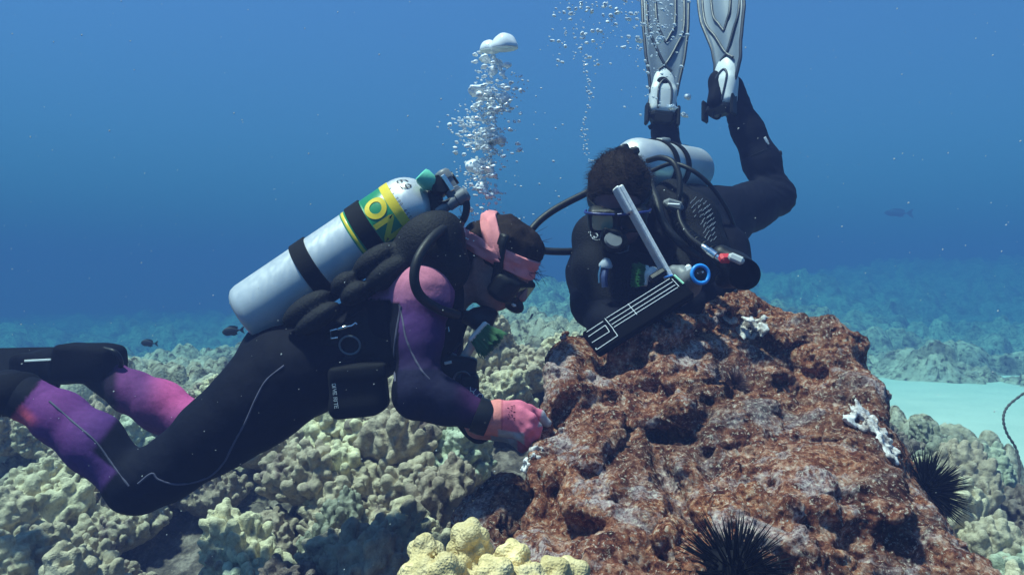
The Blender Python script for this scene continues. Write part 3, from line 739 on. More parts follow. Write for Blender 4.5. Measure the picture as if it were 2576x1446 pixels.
    for i in range(70):
        an = rnd.uniform(-.1, 1.9); b0 = rnd.uniform(-.7, .7); dirn = nrm(math.cos(an)*f+math.sin(an)*u+b0*s); p = q(0, 0, .02)+dirn*.072
        L = rnd.uniform(.02, .06); cur = nrm(np.array([rnd.uniform(-.2, 1), rnd.uniform(-.5, .5), rnd.uniform(-.9, .5)])); pts = [p+dirn*L*(.6*t-.25*t*t)+cur*L*.9*t*t for t in (0, .3, .6, .8, 1)]
        mb.tube(pts, [.0007, .0006, .0005, .0005, .0003], 4)
    mb.build('loose_hair', M_hair, hair)
    # ---- pink headband: a band round the brow, a second one over the crown
    def band(pl_n, pl_c, wid, nm, keep=None, th=.003):
        n_ = nrm(pl_n); e1 = nrm(f-n_*np.dot(f, n_)); e2 = np.cross(n_, e1); V3, F3 = [], []; N = 72
        prof = [(-.5, 0), (-.46, th), (-.2, th*1.9), (-.04, th*1.2), (.12, th*1.9), (.30, th*1.3), (.46, th), (.5, 0)]; tt = []
        for i in range(N):
            an = 2*math.pi*i/N; dr = math.cos(an)*e1+math.sin(an)*e2; row = []
            for wv in (-.5, -.25, 0, .25, .5):
                o = pl_c+n_*wv*wid; t = .16
                while t > .03 and min(SM.sample(o+dr*t), B.sample(o+dr*t)) > .0005: t -= .002
                row.append(t)
            tt.append(row)
        tt = np.array(tt)
        for _ in range(4): tt = np.maximum(tt, (np.roll(tt, 1, 0)+tt+np.roll(tt, -1, 0))/3)
        for i in range(N):
            an = 2*math.pi*i/N; dr = math.cos(an)*e1+math.sin(an)*e2
            for (wv, tv) in prof:
                t = np.interp(wv, (-.5, -.25, 0, .25, .5), tt[i]); V3.append(pl_c+n_*wv*wid*(1-.25*(1-math.cos(an))/2)+dr*(t+.003+tv*(1+.4*math.sin(7*an+9*wv))))
        K = len(prof); V3 = np.array(V3)
        for i in range(N):
            for k in range(K-1):
                fc = (i*K+k, i*K+k+1, ((i+1) % N)*K+k+1, ((i+1) % N)*K+k)
                if keep is None or keep(V3[list(fc)].mean(0)): F3.append(fc)
        mb = MB(); mb.add(V3, F3); o = mb.build(nm, M_pink, root); md = o.modifiers.new('t', 'SOLIDIFY'); md.thickness = .003; return o
    hb = band(.985*u-.17*f, q(0, 0, .030), .046, 'headband')
    band(.53*f+.80*u-.1*s, P(1252, 590, 2.02), .046, 'headband', lambda p: np.dot(p-C, u) > .022)
    # ---- mask with strap
    K_ = Field(C-.2, C+.2, .005)
    K_.box(q(.066, 0, -.026), (.028, .076, .036), A, .018, .01); K_.box(q(.092, 0, -.024), (.014, .070, .032), A, .010, .008)
    K_.ell(q(.100, 0, -.060), (.032, .020, .020), A, .016); K_.box(q(.060, 0, -.03), (.020, .080, .028), A, .012, .012)
    K_.ell(q(.03, 0, -.02), (.055, .062, .070), A, .01, 's')
    V4, F4 = K_.surface(); mm = mesh_arrays('face_mask', V4, F4); mm.materials.append(M_rub); mask = link('face_mask', mm, root)
    mb = MB(); mb.box((A, q(.1045, 0, -.024)), .006, .112, .046, .002); mb.build('lens', M_glassd, mask)
    mb = MB(); mb.box((A, q(.110, 0, -.056)), .012, .06, .007, .003); mb.build('lens_rim', M_dirty, mask)
    for k in (1, -1):                                                            # strap up over the headband
        pts = []
        for t in np.linspace(0, 1, 18):
            o = q(.050-.055*t, 0, -.030+.12*t); w_ = s*k; x = .13
            while x > .02 and min(SM.sample(o+w_*x), B.sample(o+w_*x)) > .0: x -= .002
            pts.append(o+w_*(x+.011))
        n_ = len(pts); V5 = []
        for i, p in enumerate(pts):
            tg = nrm(pts[min(i+1, n_-1)]-pts[max(i-1, 0)]); sd_ = nrm(np.cross(tg, s*k)); V5 += [p-sd_*.012, p+sd_*.012]
        mb = MB(); mb.add(V5, [(2*i, 2*i+1, 2*i+3, 2*i+2) for i in range(n_-1)]); o = mb.build('strap', M_rub, mask); md = o.modifiers.new('t', 'SOLIDIFY'); md.thickness = .004; md.offset = 0
    # ---- gloves
    def glove(base, ref, d0, lab, shift=(0, 0), mirror=1):
        g = Field(P(1195+shift[0], 1125+shift[1], d0)-np.array([.02, .11, .03]), P(1400+shift[0], 990+shift[1], d0)+np.array([.02, .11, .03]), .0036)
        Q = lambda x, y, dd=0: P(x+shift[0], y+shift[1], d0+dd)
        g.cone(Q(1222, 1052), Q(1250, 1050), .036, .035, .01); 
        g.cone(Q(1250, 1050), Q(1300, 1050, .004), .035, .040, .02, 'u', (0, 1, 0), .62)
        g.cone(Q(1268, 1072, .012), Q(1312, 1088, .015), .018, .015, .02)
        for pts, r0, r1 in (([Q(1300, 1030, .02), Q(1330, 1032, .022), Q(1358, 1044, .03), Q(1376, 1062, .036)], .0145, .0105),
                            ([Q(1312, 1036, -.012), Q(1336, 1052, -.020), Q(1352, 1076, -.006), Q(1350, 1094, .012)], .0125, .0095),
                            ([Q(1312, 1052, -.016), Q(1332, 1072, -.022), Q(1346, 1094, -.008), Q(1342, 1110, .010)], .0125, .0092),
                            ([Q(1306, 1066, -.012), Q(1322, 1086, -.018), Q(1334, 1104, -.006), Q(1331, 1116, .008)], .0115, .0088),
                            ([Q(1296, 1078, -.004), Q(1310, 1096, -.006), Q(1322, 1109, .004)], .0105, .0085)):
            finger(g, pts, r0, r1, .007)
        sl, X, Y, Z = g.win(g.lo, g.lo+g.n*g.h, 0); g.f += (.0012*fbm(X*60, Y*60, Z*60, 2, 9)).astype(np.float32)
        V6, F6 = g.surface(); gm = mesh_arrays('glove', V6, F6); x6, y6 = pix_of(V6); x6 = x6-shift[0]; y6 = y6-shift[1]
        c6 = np.tile(np.array((.80, .22, .28)), (len(V6), 1)); c6 = lerp(c6, (.76, .18, .28), sstep(1260, 1320, x6)); c6 = lerp(c6, (.82, .28, .25), sstep(1262, 1258, x6))
        gr = (.48, .47, .52)
        wht = np.maximum(sstep(1360, 1365, x6+.30*(y6-1040)+np.where(y6 > 1072, -14, 0)), sstep(1078, 1083, y6-.16*(x6-1260))*sstep(1250, 1256, x6)*sstep(1322, 1316, x6)); wht = np.maximum(wht, sstep(.012, .020, V6[:, 1]-d0-.010)*sstep(1252, 1262, x6)*sstep(1345, 1300, x6)*(y6 > 1060))
        c6 = lerp(c6, gr, wht)
        ln = sstep(2.6, 1.2, np.abs(x6-1262)); c6 = lerp(c6, (.40, .07, .09), ln*.6*(1-wht))
        set_col(gm, c6); gm.materials.append(M_suit); o = link('glove', gm, root); o['label'] = lab; return o, g
    g1, gf = glove(None, None, 1.80, 'pink knit glove with pale grey coated fingertips')
    g2, _ = glove(None, None, 1.96, 'pale shaded glove under the near hand', (-18, 14))
    mb = MB()                                                                                # faint print on the back of the glove
    for row, (x0, y0, tx) in enumerate(((1287, 1022, 3), (1294, 1020, 4), (1279, 1026, 3))):
        for i in range(tx*2):
            c = gf.pix(x0+rnd.uniform(-1, 1), y0+i*5.2, 1.5, 2.2)
            if c is not None: mb.box((np.eye(3), c+np.array([0, -.0006, 0])), .0042, .001, .0026)
    if mb.n: mb.build('print', plain('dark_red_print', (.20, .03, .06), .8), g1)
    return root, B, G
DIVER_A, FA, HAIR_A = make_diver_a()
# ================================================================ tank, vest and gear of the diver in purple
def glyph(ch):
    """strokes of a letter in a 0..1 box"""
    C_ = lambda cx, cy, rx, ry, a0, a1, n=14: [(cx+rx*math.cos(R(a0+(a1-a0)*i/n)), cy+ry*math.sin(R(a0+(a1-a0)*i/n))) for i in range(n+1)]
    return {'O': [C_(.4, .5, .38, .5, 0, 360, 24)], 'N': [[(0, 0), (0, 1), (.7, 0), (.7, 1)]], 'D': [[(0, 0), (0, 1), (.35, 1), (.62, .75), (.62, .25), (.35, 0), (0, 0)]], 'I': [[(.1, 0), (.1, 1)]],
            'V': [[(0, 1), (.35, 0), (.7, 1)]], 'E': [[(.6, 0), (0, 0), (0, 1), (.6, 1)], [(0, .5), (.5, .5)]], 'R': [[(0, 0), (0, 1), (.45, 1), (.6, .78), (.45, .52), (0, .52)], [(.3, .52), (.62, 0)]],
            'T': [[(0, 1), (.7, 1)], [(.35, 1), (.35, 0)]], 'S': [[(.62, .85), (.45, 1), (.18, 1), (.02, .8), (.12, .58), (.5, .42), (.62, .22), (.45, 0), (.15, 0), (0, .15)]], '6': [[(.55, .95), (.2, .8), (.03, .4), (.1, .1), (.35, 0), (.6, .15), (.55, .42), (.3, .5), (.05, .35)]],
            '9': [[(.1, .05), (.4, .15), (.58, .55), (.55, .9), (.3, 1), (.05, .85), (.1, .58), (.35, .5), (.57, .65)]], '5': [[(.55, 1), (.1, 1), (.05, .58), (.4, .6), (.6, .35), (.45, .05), (.05, .05)]], '2': [[(.05, .8), (.3, 1), (.55, .8), (.05, 0), (.6, 0)]],
            '0': [C_(.3, .5, .28, .5, 0, 360, 20)], 'A': [[(0, 0), (.35, 1), (.7, 0)], [(.12, .35), (.58, .35)]], 'L': [[(0, 1), (0, 0), (.55, 0)]], 'P': [[(0, 0), (0, 1), (.45, 1), (.6, .78), (.45, .5), (0, .5)]], '1': [[(.1, .75), (.3, 1), (.3, 0)]], '3': [[(.05, .95), (.5, 1), (.25, .58), (.55, .3), (.3, 0), (0, .08)]], ' ': []}[ch]
def ribbon(mb, pts2, put, w, lift=.0008, th=.0006):
    """flat stroke of width w along 2-D points, laid on a surface by put(a, b, lift)"""
    p = np.array(pts2, float); q = [p[0]]
    for a, b in zip(p[:-1], p[1:]):
        n = max(1, int(np.linalg.norm(b-a)/.004)); q += [a+(b-a)*(i+1)/n for i in range(n)]
    q = np.array(q); n = len(q); closed = np.linalg.norm(q[0]-q[-1]) < 1e-6; V = []
    for i in range(n):
        t = q[min(i+1, n-1)]-q[max(i-1, 0)]
        if closed and i in (0, n-1): t = q[1]-q[n-2]
        t = t/max(1e-9, np.linalg.norm(t)); nn = np.array([-t[1], t[0]])*w/2; e = t*w*.5*(0 if closed else (-1 if i == 0 else 1 if i == n-1 else 0))
        for k in (1, -1): V.append(put(*(q[i]+nn*k+e), lift))
    mb.add(V, [(2*i, 2*i+1, 2*i+3, 2*i+2) for i in range(n-1)])
def hoop(mb, A, o, r, t0, t1, th, seg=64, a0=0, a1=360):
    pr = [(r+.0003, t0), (r+th, t0+.001), (r+th, t1-.001), (r+.0003, t1)]; mb.lathe((A, o), pr, seg)
TB = P(621, 800, 1.985); TAX = nrm(P(1021, 530, 1.985)-TB+np.array([0, .0, 0])); TR = .082; TL = .484*.982
TA, _ = frame(TAX, (0, -1, 0)); TX, TY = TA[:, 0], TA[:, 1]          # TX faces the camera, TY points down-right of it
if TY[2] < 0: TA[:, 1] *= -1; TA[:, 0] *= 1; TY = TA[:, 1]
def on_tank(ang, t, lift=0): return TB+TAX*t+(TR+lift)*(math.cos(ang)*TX+math.sin(ang)*TY)
def make_tank_a():
    root = thing('scuba_tank', TB, 'silver scuba tank with green and yellow sticker on the back of the diver in purple', 'scuba tank')
    mb = MB(); pr = [(.02, .004), (TR-.022, .0), (TR-.010, .003), (TR-.003, .011), (TR, .024)]
    pr += [(TR, TL*i/6) for i in range(1, 7)]
    for i in range(1, 11):
        a = R(90*i/10*.90); pr.append((TR*math.cos(a)*1.0, TL+.078*math.sin(a)))
    pr += [(.020, TL+.082), (.019, TL+.10)]
    mb.lathe((TA, TB), pr, 64); c = mb.build('cylinder', M_tank, root)
    # sticker: green field, yellow edges, letters round the tank
    gm = plain('green_sticker', (.02, .24, .10), .35, var=.12); ym = plain('yellow_sticker', (.78, .58, .03), .35, var=.1)
    mb = MB(); hoop(mb, TA, TB, TR, .395, .452, .0008); hoop(mb, TA, TB, TR, .335, .40, .0006); g = mb.build('sticker', gm, c); g['label'] = 'green sticker with yellow letters'
    mb = MB(); hoop(mb, TA, TB, TR, .450, .474, .0012); hoop(mb, TA, TB, TR, .338, .346, .0010)
    # letters: upright direction along the axis, running down the near side
    h = .043; put = lambda a, b, l: on_tank(a/TR, b, l)
    for ch, a0, wd in (('O', .72, .060), ('N', -.06, .056)):
        for st in glyph(ch): ribbon(mb, [((a0*TR)-x*wd, .4005+y*h) for x, y in st], put, .0125, .0022)
    mb.build('yellow_lettering', ym, c)
    ink = plain('black_ink', (.02, .02, .025), .6); mb = MB()
    def putd(a, b, l):                                                       # on the dome
        t = min(b, .076); a_ = math.asin(min(.98, t/.078)); rr = TR*math.cos(a_); return TB+TAX*(TL+t)+(rr+l+.0012)*(math.cos(a/TR)*TX+math.sin(a/TR)*TY)
    for i, ch in enumerate('69'):
        for st in glyph(ch): ribbon(mb, [(.078-.026*i-x*.024, .022+y*.024) for x, y in st], putd, .003, .001)
    r = random.Random(4)
    for i in range(13):
        if i in (3, 7): continue
        for st in glyph(r.choice('5620913')): ribbon(mb, [(.062-.009*i-x*.006, .484*.982-.002+y*.008) for x, y in st], put, .0011, .0008)
    mb.build('stamped_marks', ink, c)
    for t0 in (.188, .350):
        mb = MB(); hoop(mb, TA, TB, TR, t0, t0+.042, .005); mb.build('tank_band', M_black, root)
    # valve
    vz = TL+.10; o = TB+TAX*vz; mb = MB(); mb.lathe((TA, o), [(.019, -.012), (.024, -.006), (.024, .018), (.020, .024), (.017, .046)], 20); mb.box((TA, o+TAX*.016), .07, .036, .036, .006)
    v = mb.build('valve', M_rub, root)
    mt = plain('mint_plastic', (.16, .62, .42), .45, var=.1); mb = MB(); k0 = P(1090, 470, 1.93); k1 = P(1060, 440, 1.92); ax = nrm(k1-k0)
    mb.lathe(frame(ax, (0, 1, 0), k0), [(.010, -.004), (.012, .0), (.017, .004), (.0215, .012), (.0215, .034), (.018, .042), (.0, .043)], 24); kn = mb.build('valve_knob', mt, v); kn['label'] = 'mint green valve knob'
    return root
TANK_A = make_tank_a()
def make_regulator_a():
    root = thing('regulator', P(1125, 470, 1.95), 'black regulator with hoses on the valve beside the mint green knob', 'regulator')
    mb = MB(); a, b = P(1108, 432, 1.94), P(1146, 492, 1.94); mb.lathe(frame(b-a, (0, 1, 0), a), [(.0, -.004), (.016, 0), (.0205, .006), (.0205, .024), (.0175, .026), (.0175, .050), (.0195, .052), (.0195, .070), (.014, .076), (.0, .077)], 26)
    fs = mb.build('first_stage', M_grey, root)
    mb = MB(); p = P(1104, 470, 1.945); mb.lathe(frame((.3, -1, .2), (1, 0, 0), p), [(.0, -.03), (.024, -.028), (.026, -.02), (.026, .02), (.022, .028), (.0, .029)], 9); mb.box(frame((.1, 0, -1), (1, 0, 0), P(1098, 515, 1.95)), .034, .032, .075, .006); mb.build('yoke', M_rub, fs)
    mb = MB(); a = P(1146, 478, 1.935); d = nrm(P(1130, 462, 1.935)-P(1118, 443, 1.935)); mb.box(frame((.0, -1, .0), P(1140, 480, 1.9)-P(1112, 438, 1.9), P(1126, 460, 1.918)), .045, .012, .006, .002); mb.build('gleaming_plate', M_steel, fs)
    mb = MB(); a, b = P(1100, 535, 1.93), P(1172, 488, 1.93); mb.lathe(frame(b-a, (0, 1, 0), a), [(.0, -.002), (.011, 0), (.012, .03), (.015, .032), (.015, .055), (.018, .058), (.018, .082), (.012, .088), (.0, .089)], 22); mb.build('swivel', M_grey, fs)
    mb = MB(); mb.tube(catmull([P(1104, 530, 1.93), P(1112, 555, 1.93), P(1124, 585, 1.94), P(1132, 620, 1.96)]), .0125, 14); mb.build('hose', M_hose, root)
    mb = MB(); mb.tube(catmull([P(1168, 490, 1.93), P(1174, 520, 1.93), P(1168, 548, 1.93), P(1152, 570, 1.94)]), .0088, 14); mb.build('hose', M_hose, root)
    mb = MB(); mb.tube(catmull([P(1096, 500, 1.95), P(1112, 508, 1.92), P(1130, 503, 1.92), P(1142, 492, 1.93)]), .0035, 10); mb.build('hose', M_hose, root)
    mb = MB(); mb.tube(catmull([P(1158, 562, 1.93), P(1118, 575, 1.86), P(1082, 605, 1.80), P(1052, 650, 1.765), P(1042, 700, 1.755), P(1058, 745, 1.765), P(1105, 778, 1.80), P(1150, 792, 1.86)]), .0112, 16); mb.build('hose', M_hose, root)
    # the mouthpiece end
    S = Field(P(1120, 880, 2.0)-.08, P(1280, 720, 2.0)+.08, .005)
    S.ell(P(1208, 803, 1.98), (.036, .034, .030), frame((.3, 0, .9))[0], .01); S.cone(P(1180, 800, 1.96), P(1150, 790, 1.92), .018, .013, .01); S.ell(P(1235, 790, 1.99), (.018, .024, .014), k=.012); S.cone(P(1222, 780, 2.0), P(1215, 795, 1.99), .016, .02, .01)
    V, F = S.surface(); m = mesh_arrays('mouthpiece', V, F); m.materials.append(M_rub); link('mouthpiece', m, root)
    return root
make_regulator_a()
def make_vest_a():
    root = thing('buoyancy_vest', P(860, 780, 1.95), 'black puffy buoyancy vest strapped between tank and diver in purple', 'buoyancy vest')
    W = Field(P(640, 1080, 1.95)-np.array([.05, .32, .02]), P(1200, 520, 1.95)+np.array([.05, .32, .03]), .0062)
    ax = TAX; nr = nrm(np.array([ax[2], 0, -ax[0]]))                    # across the tank, downward
    A = np.c_[ax, np.array([0., 1, 0]), np.cross(ax, (0., 1, 0))]
    for sy in (-1, 1):
        d = lambda o: 2.0+sy*o
        W.ell(P(1078, 610, d(.10)), (.092, .062, .068), A, .02); W.ell(P(1108, 650, d(.10)), (.062, .058, .085), A, .03); W.ell(P(1015, 668, d(.10)), (.060, .05, .052), A, .02)
        for (x0, y0, x1, y1, ra, rb) in ((975, 645, 905, 692, .026, .022), (888, 702, 850, 724, .021, .020), (826, 748, 722, 806, .026, .014)):
            pass
        for (x0, y0, x1, y1, ra, rb) in ((1005, 668, 912, 722, .027, .021), (902, 730, 852, 762, .022, .021), (838, 778, 735, 826, .027, .015)):
            pass
        for (x0, y0, hl, ra, o) in ((945, 655, .062, .030, .118), (868, 713, .036, .026, .118), (772, 776, .066, .029, .118), (975, 688, .060, .030, .132), (893, 738, .038, .025, .132), (798, 802, .062, .024, .132)):
            W.ell(P(x0, y0, d(o)), (hl, .038, ra), A, .004)
    W.cone(P(1030, 720, 2.0), P(790, 880, 2.0), .036, .030, .02, 'u', (0, 1, 0), 2.1)                      # back pad
    W.cone(P(1090, 660, 2.02), P(1120, 640, 2.02), .075, .065, .03, 'u', (0, 1, 0), 1.6)
    # waist band and side panels
    for sy in (-1, 1):
        d = 2.03+sy*.125
        W.box(P(880, 868, d), (.115, .026, .052), A, .022, .03); W.box(P(745, 925, d), (.045, .030, .034), A, .012, .01); W.box(P(960, 850, d), (.05, .024, .065), A, .02, .02)
    V, F = W.surface(); m = mesh_arrays('wing', V, F); m.materials.append(plain('vest_nylon', (.007, .007, .010), .7, var=.5, scale=45, bump=.6, bd=.005, spec=.2)); link('wing', m, root)
    # collar round the neck
    C, f, u, s = HA; n0 = P(1085, 735, 2.03); n1 = C-.03*f-.06*u; ax2 = nrm(n1-n0); mb = MB(); mb.lathe(frame(ax2, (0, 1, 0), n0+ax2*.005), [(.078, -.0), (.078, .02), (.074, .045), (.068, .06), (.060, .062)], 32); col = mb.build('collar', M_black, root)
    mb = MB(); fr = frame(ax2, (0, -1, 0), n0); rr = random.Random(8)
    for i in range(9):
        an = -.9+.16*i+(.2 if i > 3 else 0); pp = n0+ax2*(.043)+.0762*(math.cos(an)*fr[0][:, 0]+math.sin(an)*fr[0][:, 1]); mb.box(frame(ax2, (0, 1, 0), pp), .003, .003, .010)
    mb.build('pale_print', M_white, col)
    # pocket
    W2 = Field(P(800, 1080, 1.88)-.06, P(1000, 860, 1.88)+.06, .0055)
    W2.box(P(903, 975, 1.875), (.066, .038, .058), frame((-.10, 0, 1), (1, 0, -.1))[0], .020, .01); W2.box(P(895, 1022, 1.88), (.056, .036, .022), frame((-.1, 0, 1), (1, 0, .2))[0], .018, .02); W2.box(P(905, 935, 1.868), (.066, .036, .018), frame((-.1, 0, 1), (1, 0, -.1))[0], .008, .003)
    V, F = W2.surface(); m = mesh_arrays('pocket', V, F); m.materials.append(M_black); pk = link('pocket', m, root)
    mb = MB(); ym = MB(); dx = P(834, 951, 1.8352); dn = nrm(P(840, 1006, 1.8352)-dx); rt = nrm(np.array([dn[2], 0, -dn[0]])); rt = rt if rt[0] > 0 else -rt
    tx = 'DIVE RITE'; x = .0135
    for ch in tx:
        wd = .0056 if ch not in 'I ' else .0026
        for st in glyph(ch): ribbon(mb, [(x+a*wd/.65, b*.0078) for a, b in st], lambda a, b, l: dx+dn*a+rt*b-np.array([0, l, 0]), .0014, .0006)
        x += wd+.0018
    mb.build('white_lettering', M_white, pk)
    ribbon(ym, [(0, .001), (.004, .008), (.0065, .001)], lambda a, b, l: dx+dn*a+rt*b-np.array([0, l, 0]), .002, .0006); ribbon(ym, [(-.003, .004), (.0, .004)], lambda a, b, l: dx+dn*a+rt*b-np.array([0, l, 0]), .004, .0006)
    ym.build('orange_mark', plain('orange_print', (.75, .35, .05), .6), pk)
    # shoulder straps, chest straps, rings
    for pts, wd in (([(1010, 690, 1.9), (1075, 672, 1.86), (1128, 700, 1.9), (1140, 760, 1.93), (1120, 850, 1.93), (1060, 905, 1.92), (960, 900, 1.885)], .026), ([(1128, 700, 2.16), (1150, 780, 2.14), (1125, 870, 2.13), (1000, 920, 2.14)], .024)):
        q = catmull([P(*p) for p in pts], 8); V5 = []
        for i, p in enumerate(q):
            t = nrm(q[min(i+1, len(q)-1)]-q[max(i-1, 0)]); sd_ = nrm(np.cross(t, (0, 1, 0))); V5 += [p-sd_*wd, p+sd_*wd]
        mb = MB(); mb.add(V5, [(2*i, 2*i+1, 2*i+3, 2*i+2) for i in range(len(q)-1)]); o = mb.build('strap', M_black, root); md = o.modifiers.new('t', 'SOLIDIFY'); md.thickness = .006; md.offset = 0
    mb = MB(); c = P(880, 868, 1.875); mb.tube([c+.024*np.array([math.cos(a), -.2*math.sin(a), math.sin(a)*.9]) for a in np.linspace(0, 2*math.pi, 28)[:-1]], .0026, 8, True); mb.build('ring', M_grey, root)
    return root
make_vest_a()
def snap_clip(name, pts, d, r, label, body=None):
    root = thing(name, P(pts[0][0], pts[0][1], d), label, 'clip'); mb = MB(); mb.tube([P(x, y, d) for x, y in pts], r, 8, False, True); mb.build('hook', M_steel, root)
    mb = MB(); a, b = body; a, b = P(*a, d-.002), P(*b, d-.002); mb.lathe(frame(b-a, (0, 1, 0), a), [(r*.9, 0), (r*1.7, .004), (r*1.7, np.linalg.norm(b-a)-.004), (r*.9, np.linalg.norm(b-a))], 12); mb.build('barrel', M_steel, root); return root
snap_clip('snap_clip', [(850, 849), (833, 851), (831, 832), (862, 824), (886, 819), (895, 812), (898, 816)], 1.862, .0026, 'silver snap clip lying across the waist of the diver in purple', ((848, 828), (874, 821)))
snap_clip('snap_clip', [(1114, 872), (1112, 842), (1120, 824), (1128, 822), (1129, 834)], 1.865, .0022, 'small silver clip on the chest strap behind the upper arm', ((1112, 866), (1112, 845)))
def scrub_brush(name, c, ax, nrml, L, Wd, H, label, up=True, handle=None):
    """ax along the plate, nrml the way the bristles point"""
    root = thing(name, c, label, 'brush'); A = frame(nrml, ax)[0]
    mb = MB(); mb.box((A, c), L, Wd, .012, .004); mb.build('brush_block', M_white, root)
    g = MB(); r = random.Random(2)
    g.box((A, c+A[:, 2]*H*.40), L*.80, Wd*.82, H*.7, .004)
    for i in range(620):
        x, y = r.uniform(-.46, .46)*L, r.uniform(-.46, .46)*Wd; b = c+A[:, 0]*x+A[:, 1]*y+A[:, 2]*.004; t = nrm(A[:, 2]+A[:, 0]*(x/L*.55+r.uniform(-.15, .15))+A[:, 1]*(y/Wd*.55+r.uniform(-.15, .15)))
        g.tube([b, b+t*H*r.uniform(.86, 1.1)], [.0011, .0007], 3, False, False)
    g.build('bristles', M_green, root)
    if handle:
        mb = MB(); mb.tube(catmull([P(*h[:3]) for h in handle], 6), [.008]*(6*(len(handle)-1)+1), 10, flat=1.4); mb.build('handle', M_white, root)
    return root
scrub_brush('scrub_brush', P(1206, 836, 1.93), P(1226, 818, 1.93)-P(1188, 852, 1.93), (.66, -.18, -.60), .060, .055, .044, 'green bristled scrub brush with white block hanging below the purple diver\'s chin', handle=[(1196, 848, 1.935), (1184, 872, 1.94), (1172, 892, 1.95), (1160, 908, 1.96)])
def make_camera_a():
    root = thing('camera', P(1150, 950, 1.94), 'black underwater camera with a ring lens dangling under the chest', 'camera')
    S = Field(P(1080, 1030, 1.94)-.06, P(1220, 860, 1.94)+.06, .005); S.box(P(1148, 945, 1.95), (.046, .026, .050), frame((.15, 0, 1), (1, 0, 0))[0], .012, .01); S.box(P(1182, 968, 1.93), (.022, .022, .024), None, .008, .01); S.ell(P(1120, 915, 1.95), (.026, .02, .03), k=.015)
    V, F = S.surface(); m = mesh_arrays('camera_body', V, F); m.materials.append(M_rub); link('camera_body', m, root)
    c = P(1163, 958, 1.918); fr = frame((.05, -1, .05), (1, 0, 0), c); mb = MB(); mb.lathe(fr, [(.024, -.012), (.024, .004), (.0225, .006), (.0205, .004), (.019, -.004), (.0, -.005)], 28); mb.build('lens', M_grey, root)
    mb = MB(); mb.lathe(frame((.05, -1, .05), (1, 0, 0), c+np.array([0, .004, 0])), [(.0, -.002), (.0185, 0), (.010, .002), (.0, .0025)], 24); mb.build('lens_glass', M_glassd, root)
    mb = MB(); mb.ell = None; p = P(1127, 912, 1.915); mb.box(frame((0, -1, .3), (1, 0, .2), p), .018, .007, .003, .001); mb.build('bright_switch', M_white, root)
    mb = MB(); mb.tube(catmull([P(1150, 900, 1.94), P(1160, 870, 1.94), P(1164, 845, 1.95), P(1175, 815, 1.97)]), .0030, 8); mb.tube(catmull([P(1125, 900, 1.94), P(1140, 880, 1.93), P(1158, 862, 1.94)]), .0026, 8); mb.build('lanyard', M_hose, root)
    return root
make_camera_a()
def make_mesh_bag():
    c = P(1182, 1000, 1.90); rad = np.array([.040, .030, .026]); A = frame((.35, 0, 1), (1, 0, -.35))[0]
    root = thing('mesh_bag', c, 'white honeycomb mesh bag showing above the forearm', 'mesh bag')
    S = Field(c-.07, c+.07, .005); S.ell(c, rad*.94, A); V, F = S.surface(); m = mesh_arrays('contents', V, F); m.materials.append(plain('dark_purple_cloth', (.04, .02, .07), .8)); link('contents', m, root)
    mb = MB(); a = .0072
    for i in range(-7, 8):
        for j in range(-7, 8):
            x0 = a*1.5*i; y0 = a*math.sqrt(3)*(j+.5*(i % 2)); pts = []
            for k in range(6):
                x, z = x0+a*math.cos(R(60*k)), y0+a*math.sin(R(60*k)); q = 1-(x/rad[0])**2-(z/rad[2])**2
                pts.append(None if q <= .01 else c+A[:, 0]*x+A[:, 2]*z-abs(rad[1])*math.sqrt(q)*np.sign(A[1, 1])*A[:, 1])
            for k in range(3):
                if pts[k] is not None and pts[k+1] is not None: mb.tube([pts[k], pts[k+1]], .00095, 4, False, False)
    mb.build('netting', M_white, root)
make_mesh_bag()
# fins of the diver in purple
def fin_mesh(root, toe, foot_end, side, blade, w0, w1, mat, th=.010):
    """blade as a tapering plate with two rails; blade is a list of centre points, side its width direction"""
    q = catmull([np.asarray(p) for p in blade], 8); V, Fq = [], []; n = len(q); side = nrm(side); cols = (-1, -.92, -.84, -.45, 0, .45, .84, .92, 1)
    for i, p in enumerate(q):
        t = nrm(q[min(i+1, n-1)]-q[max(i-1, 0)]); nn = nrm(np.cross(t, side)); sd_ = np.cross(nn, t); wv = (w0+(w1-w0)*min(1, (i/(n-1))*1.3)**.8)/2
        for c in cols: V.append(p+sd_*c*wv+nn*(.012 if abs(c) > .9 else .002*math.cos(c*9)))
    K = len(cols)
    for i in range(n-1):
        for k in range(K-1): Fq.append((i*K+k, i*K+k+1, (i+1)*K+k+1, (i+1)*K+k))
    mb = MB(); mb.add(V, Fq); o = mb.build('blade', mat, root); md = o.modifiers.new('t', 'SOLIDIFY'); md.thickness = th; md.offset = 0
    return o
M_finb = plain('black_fin_rubber', (.004, .004, .007), .85, spec=.08, var=.35, scale=25, bump=.4, bd=.004)
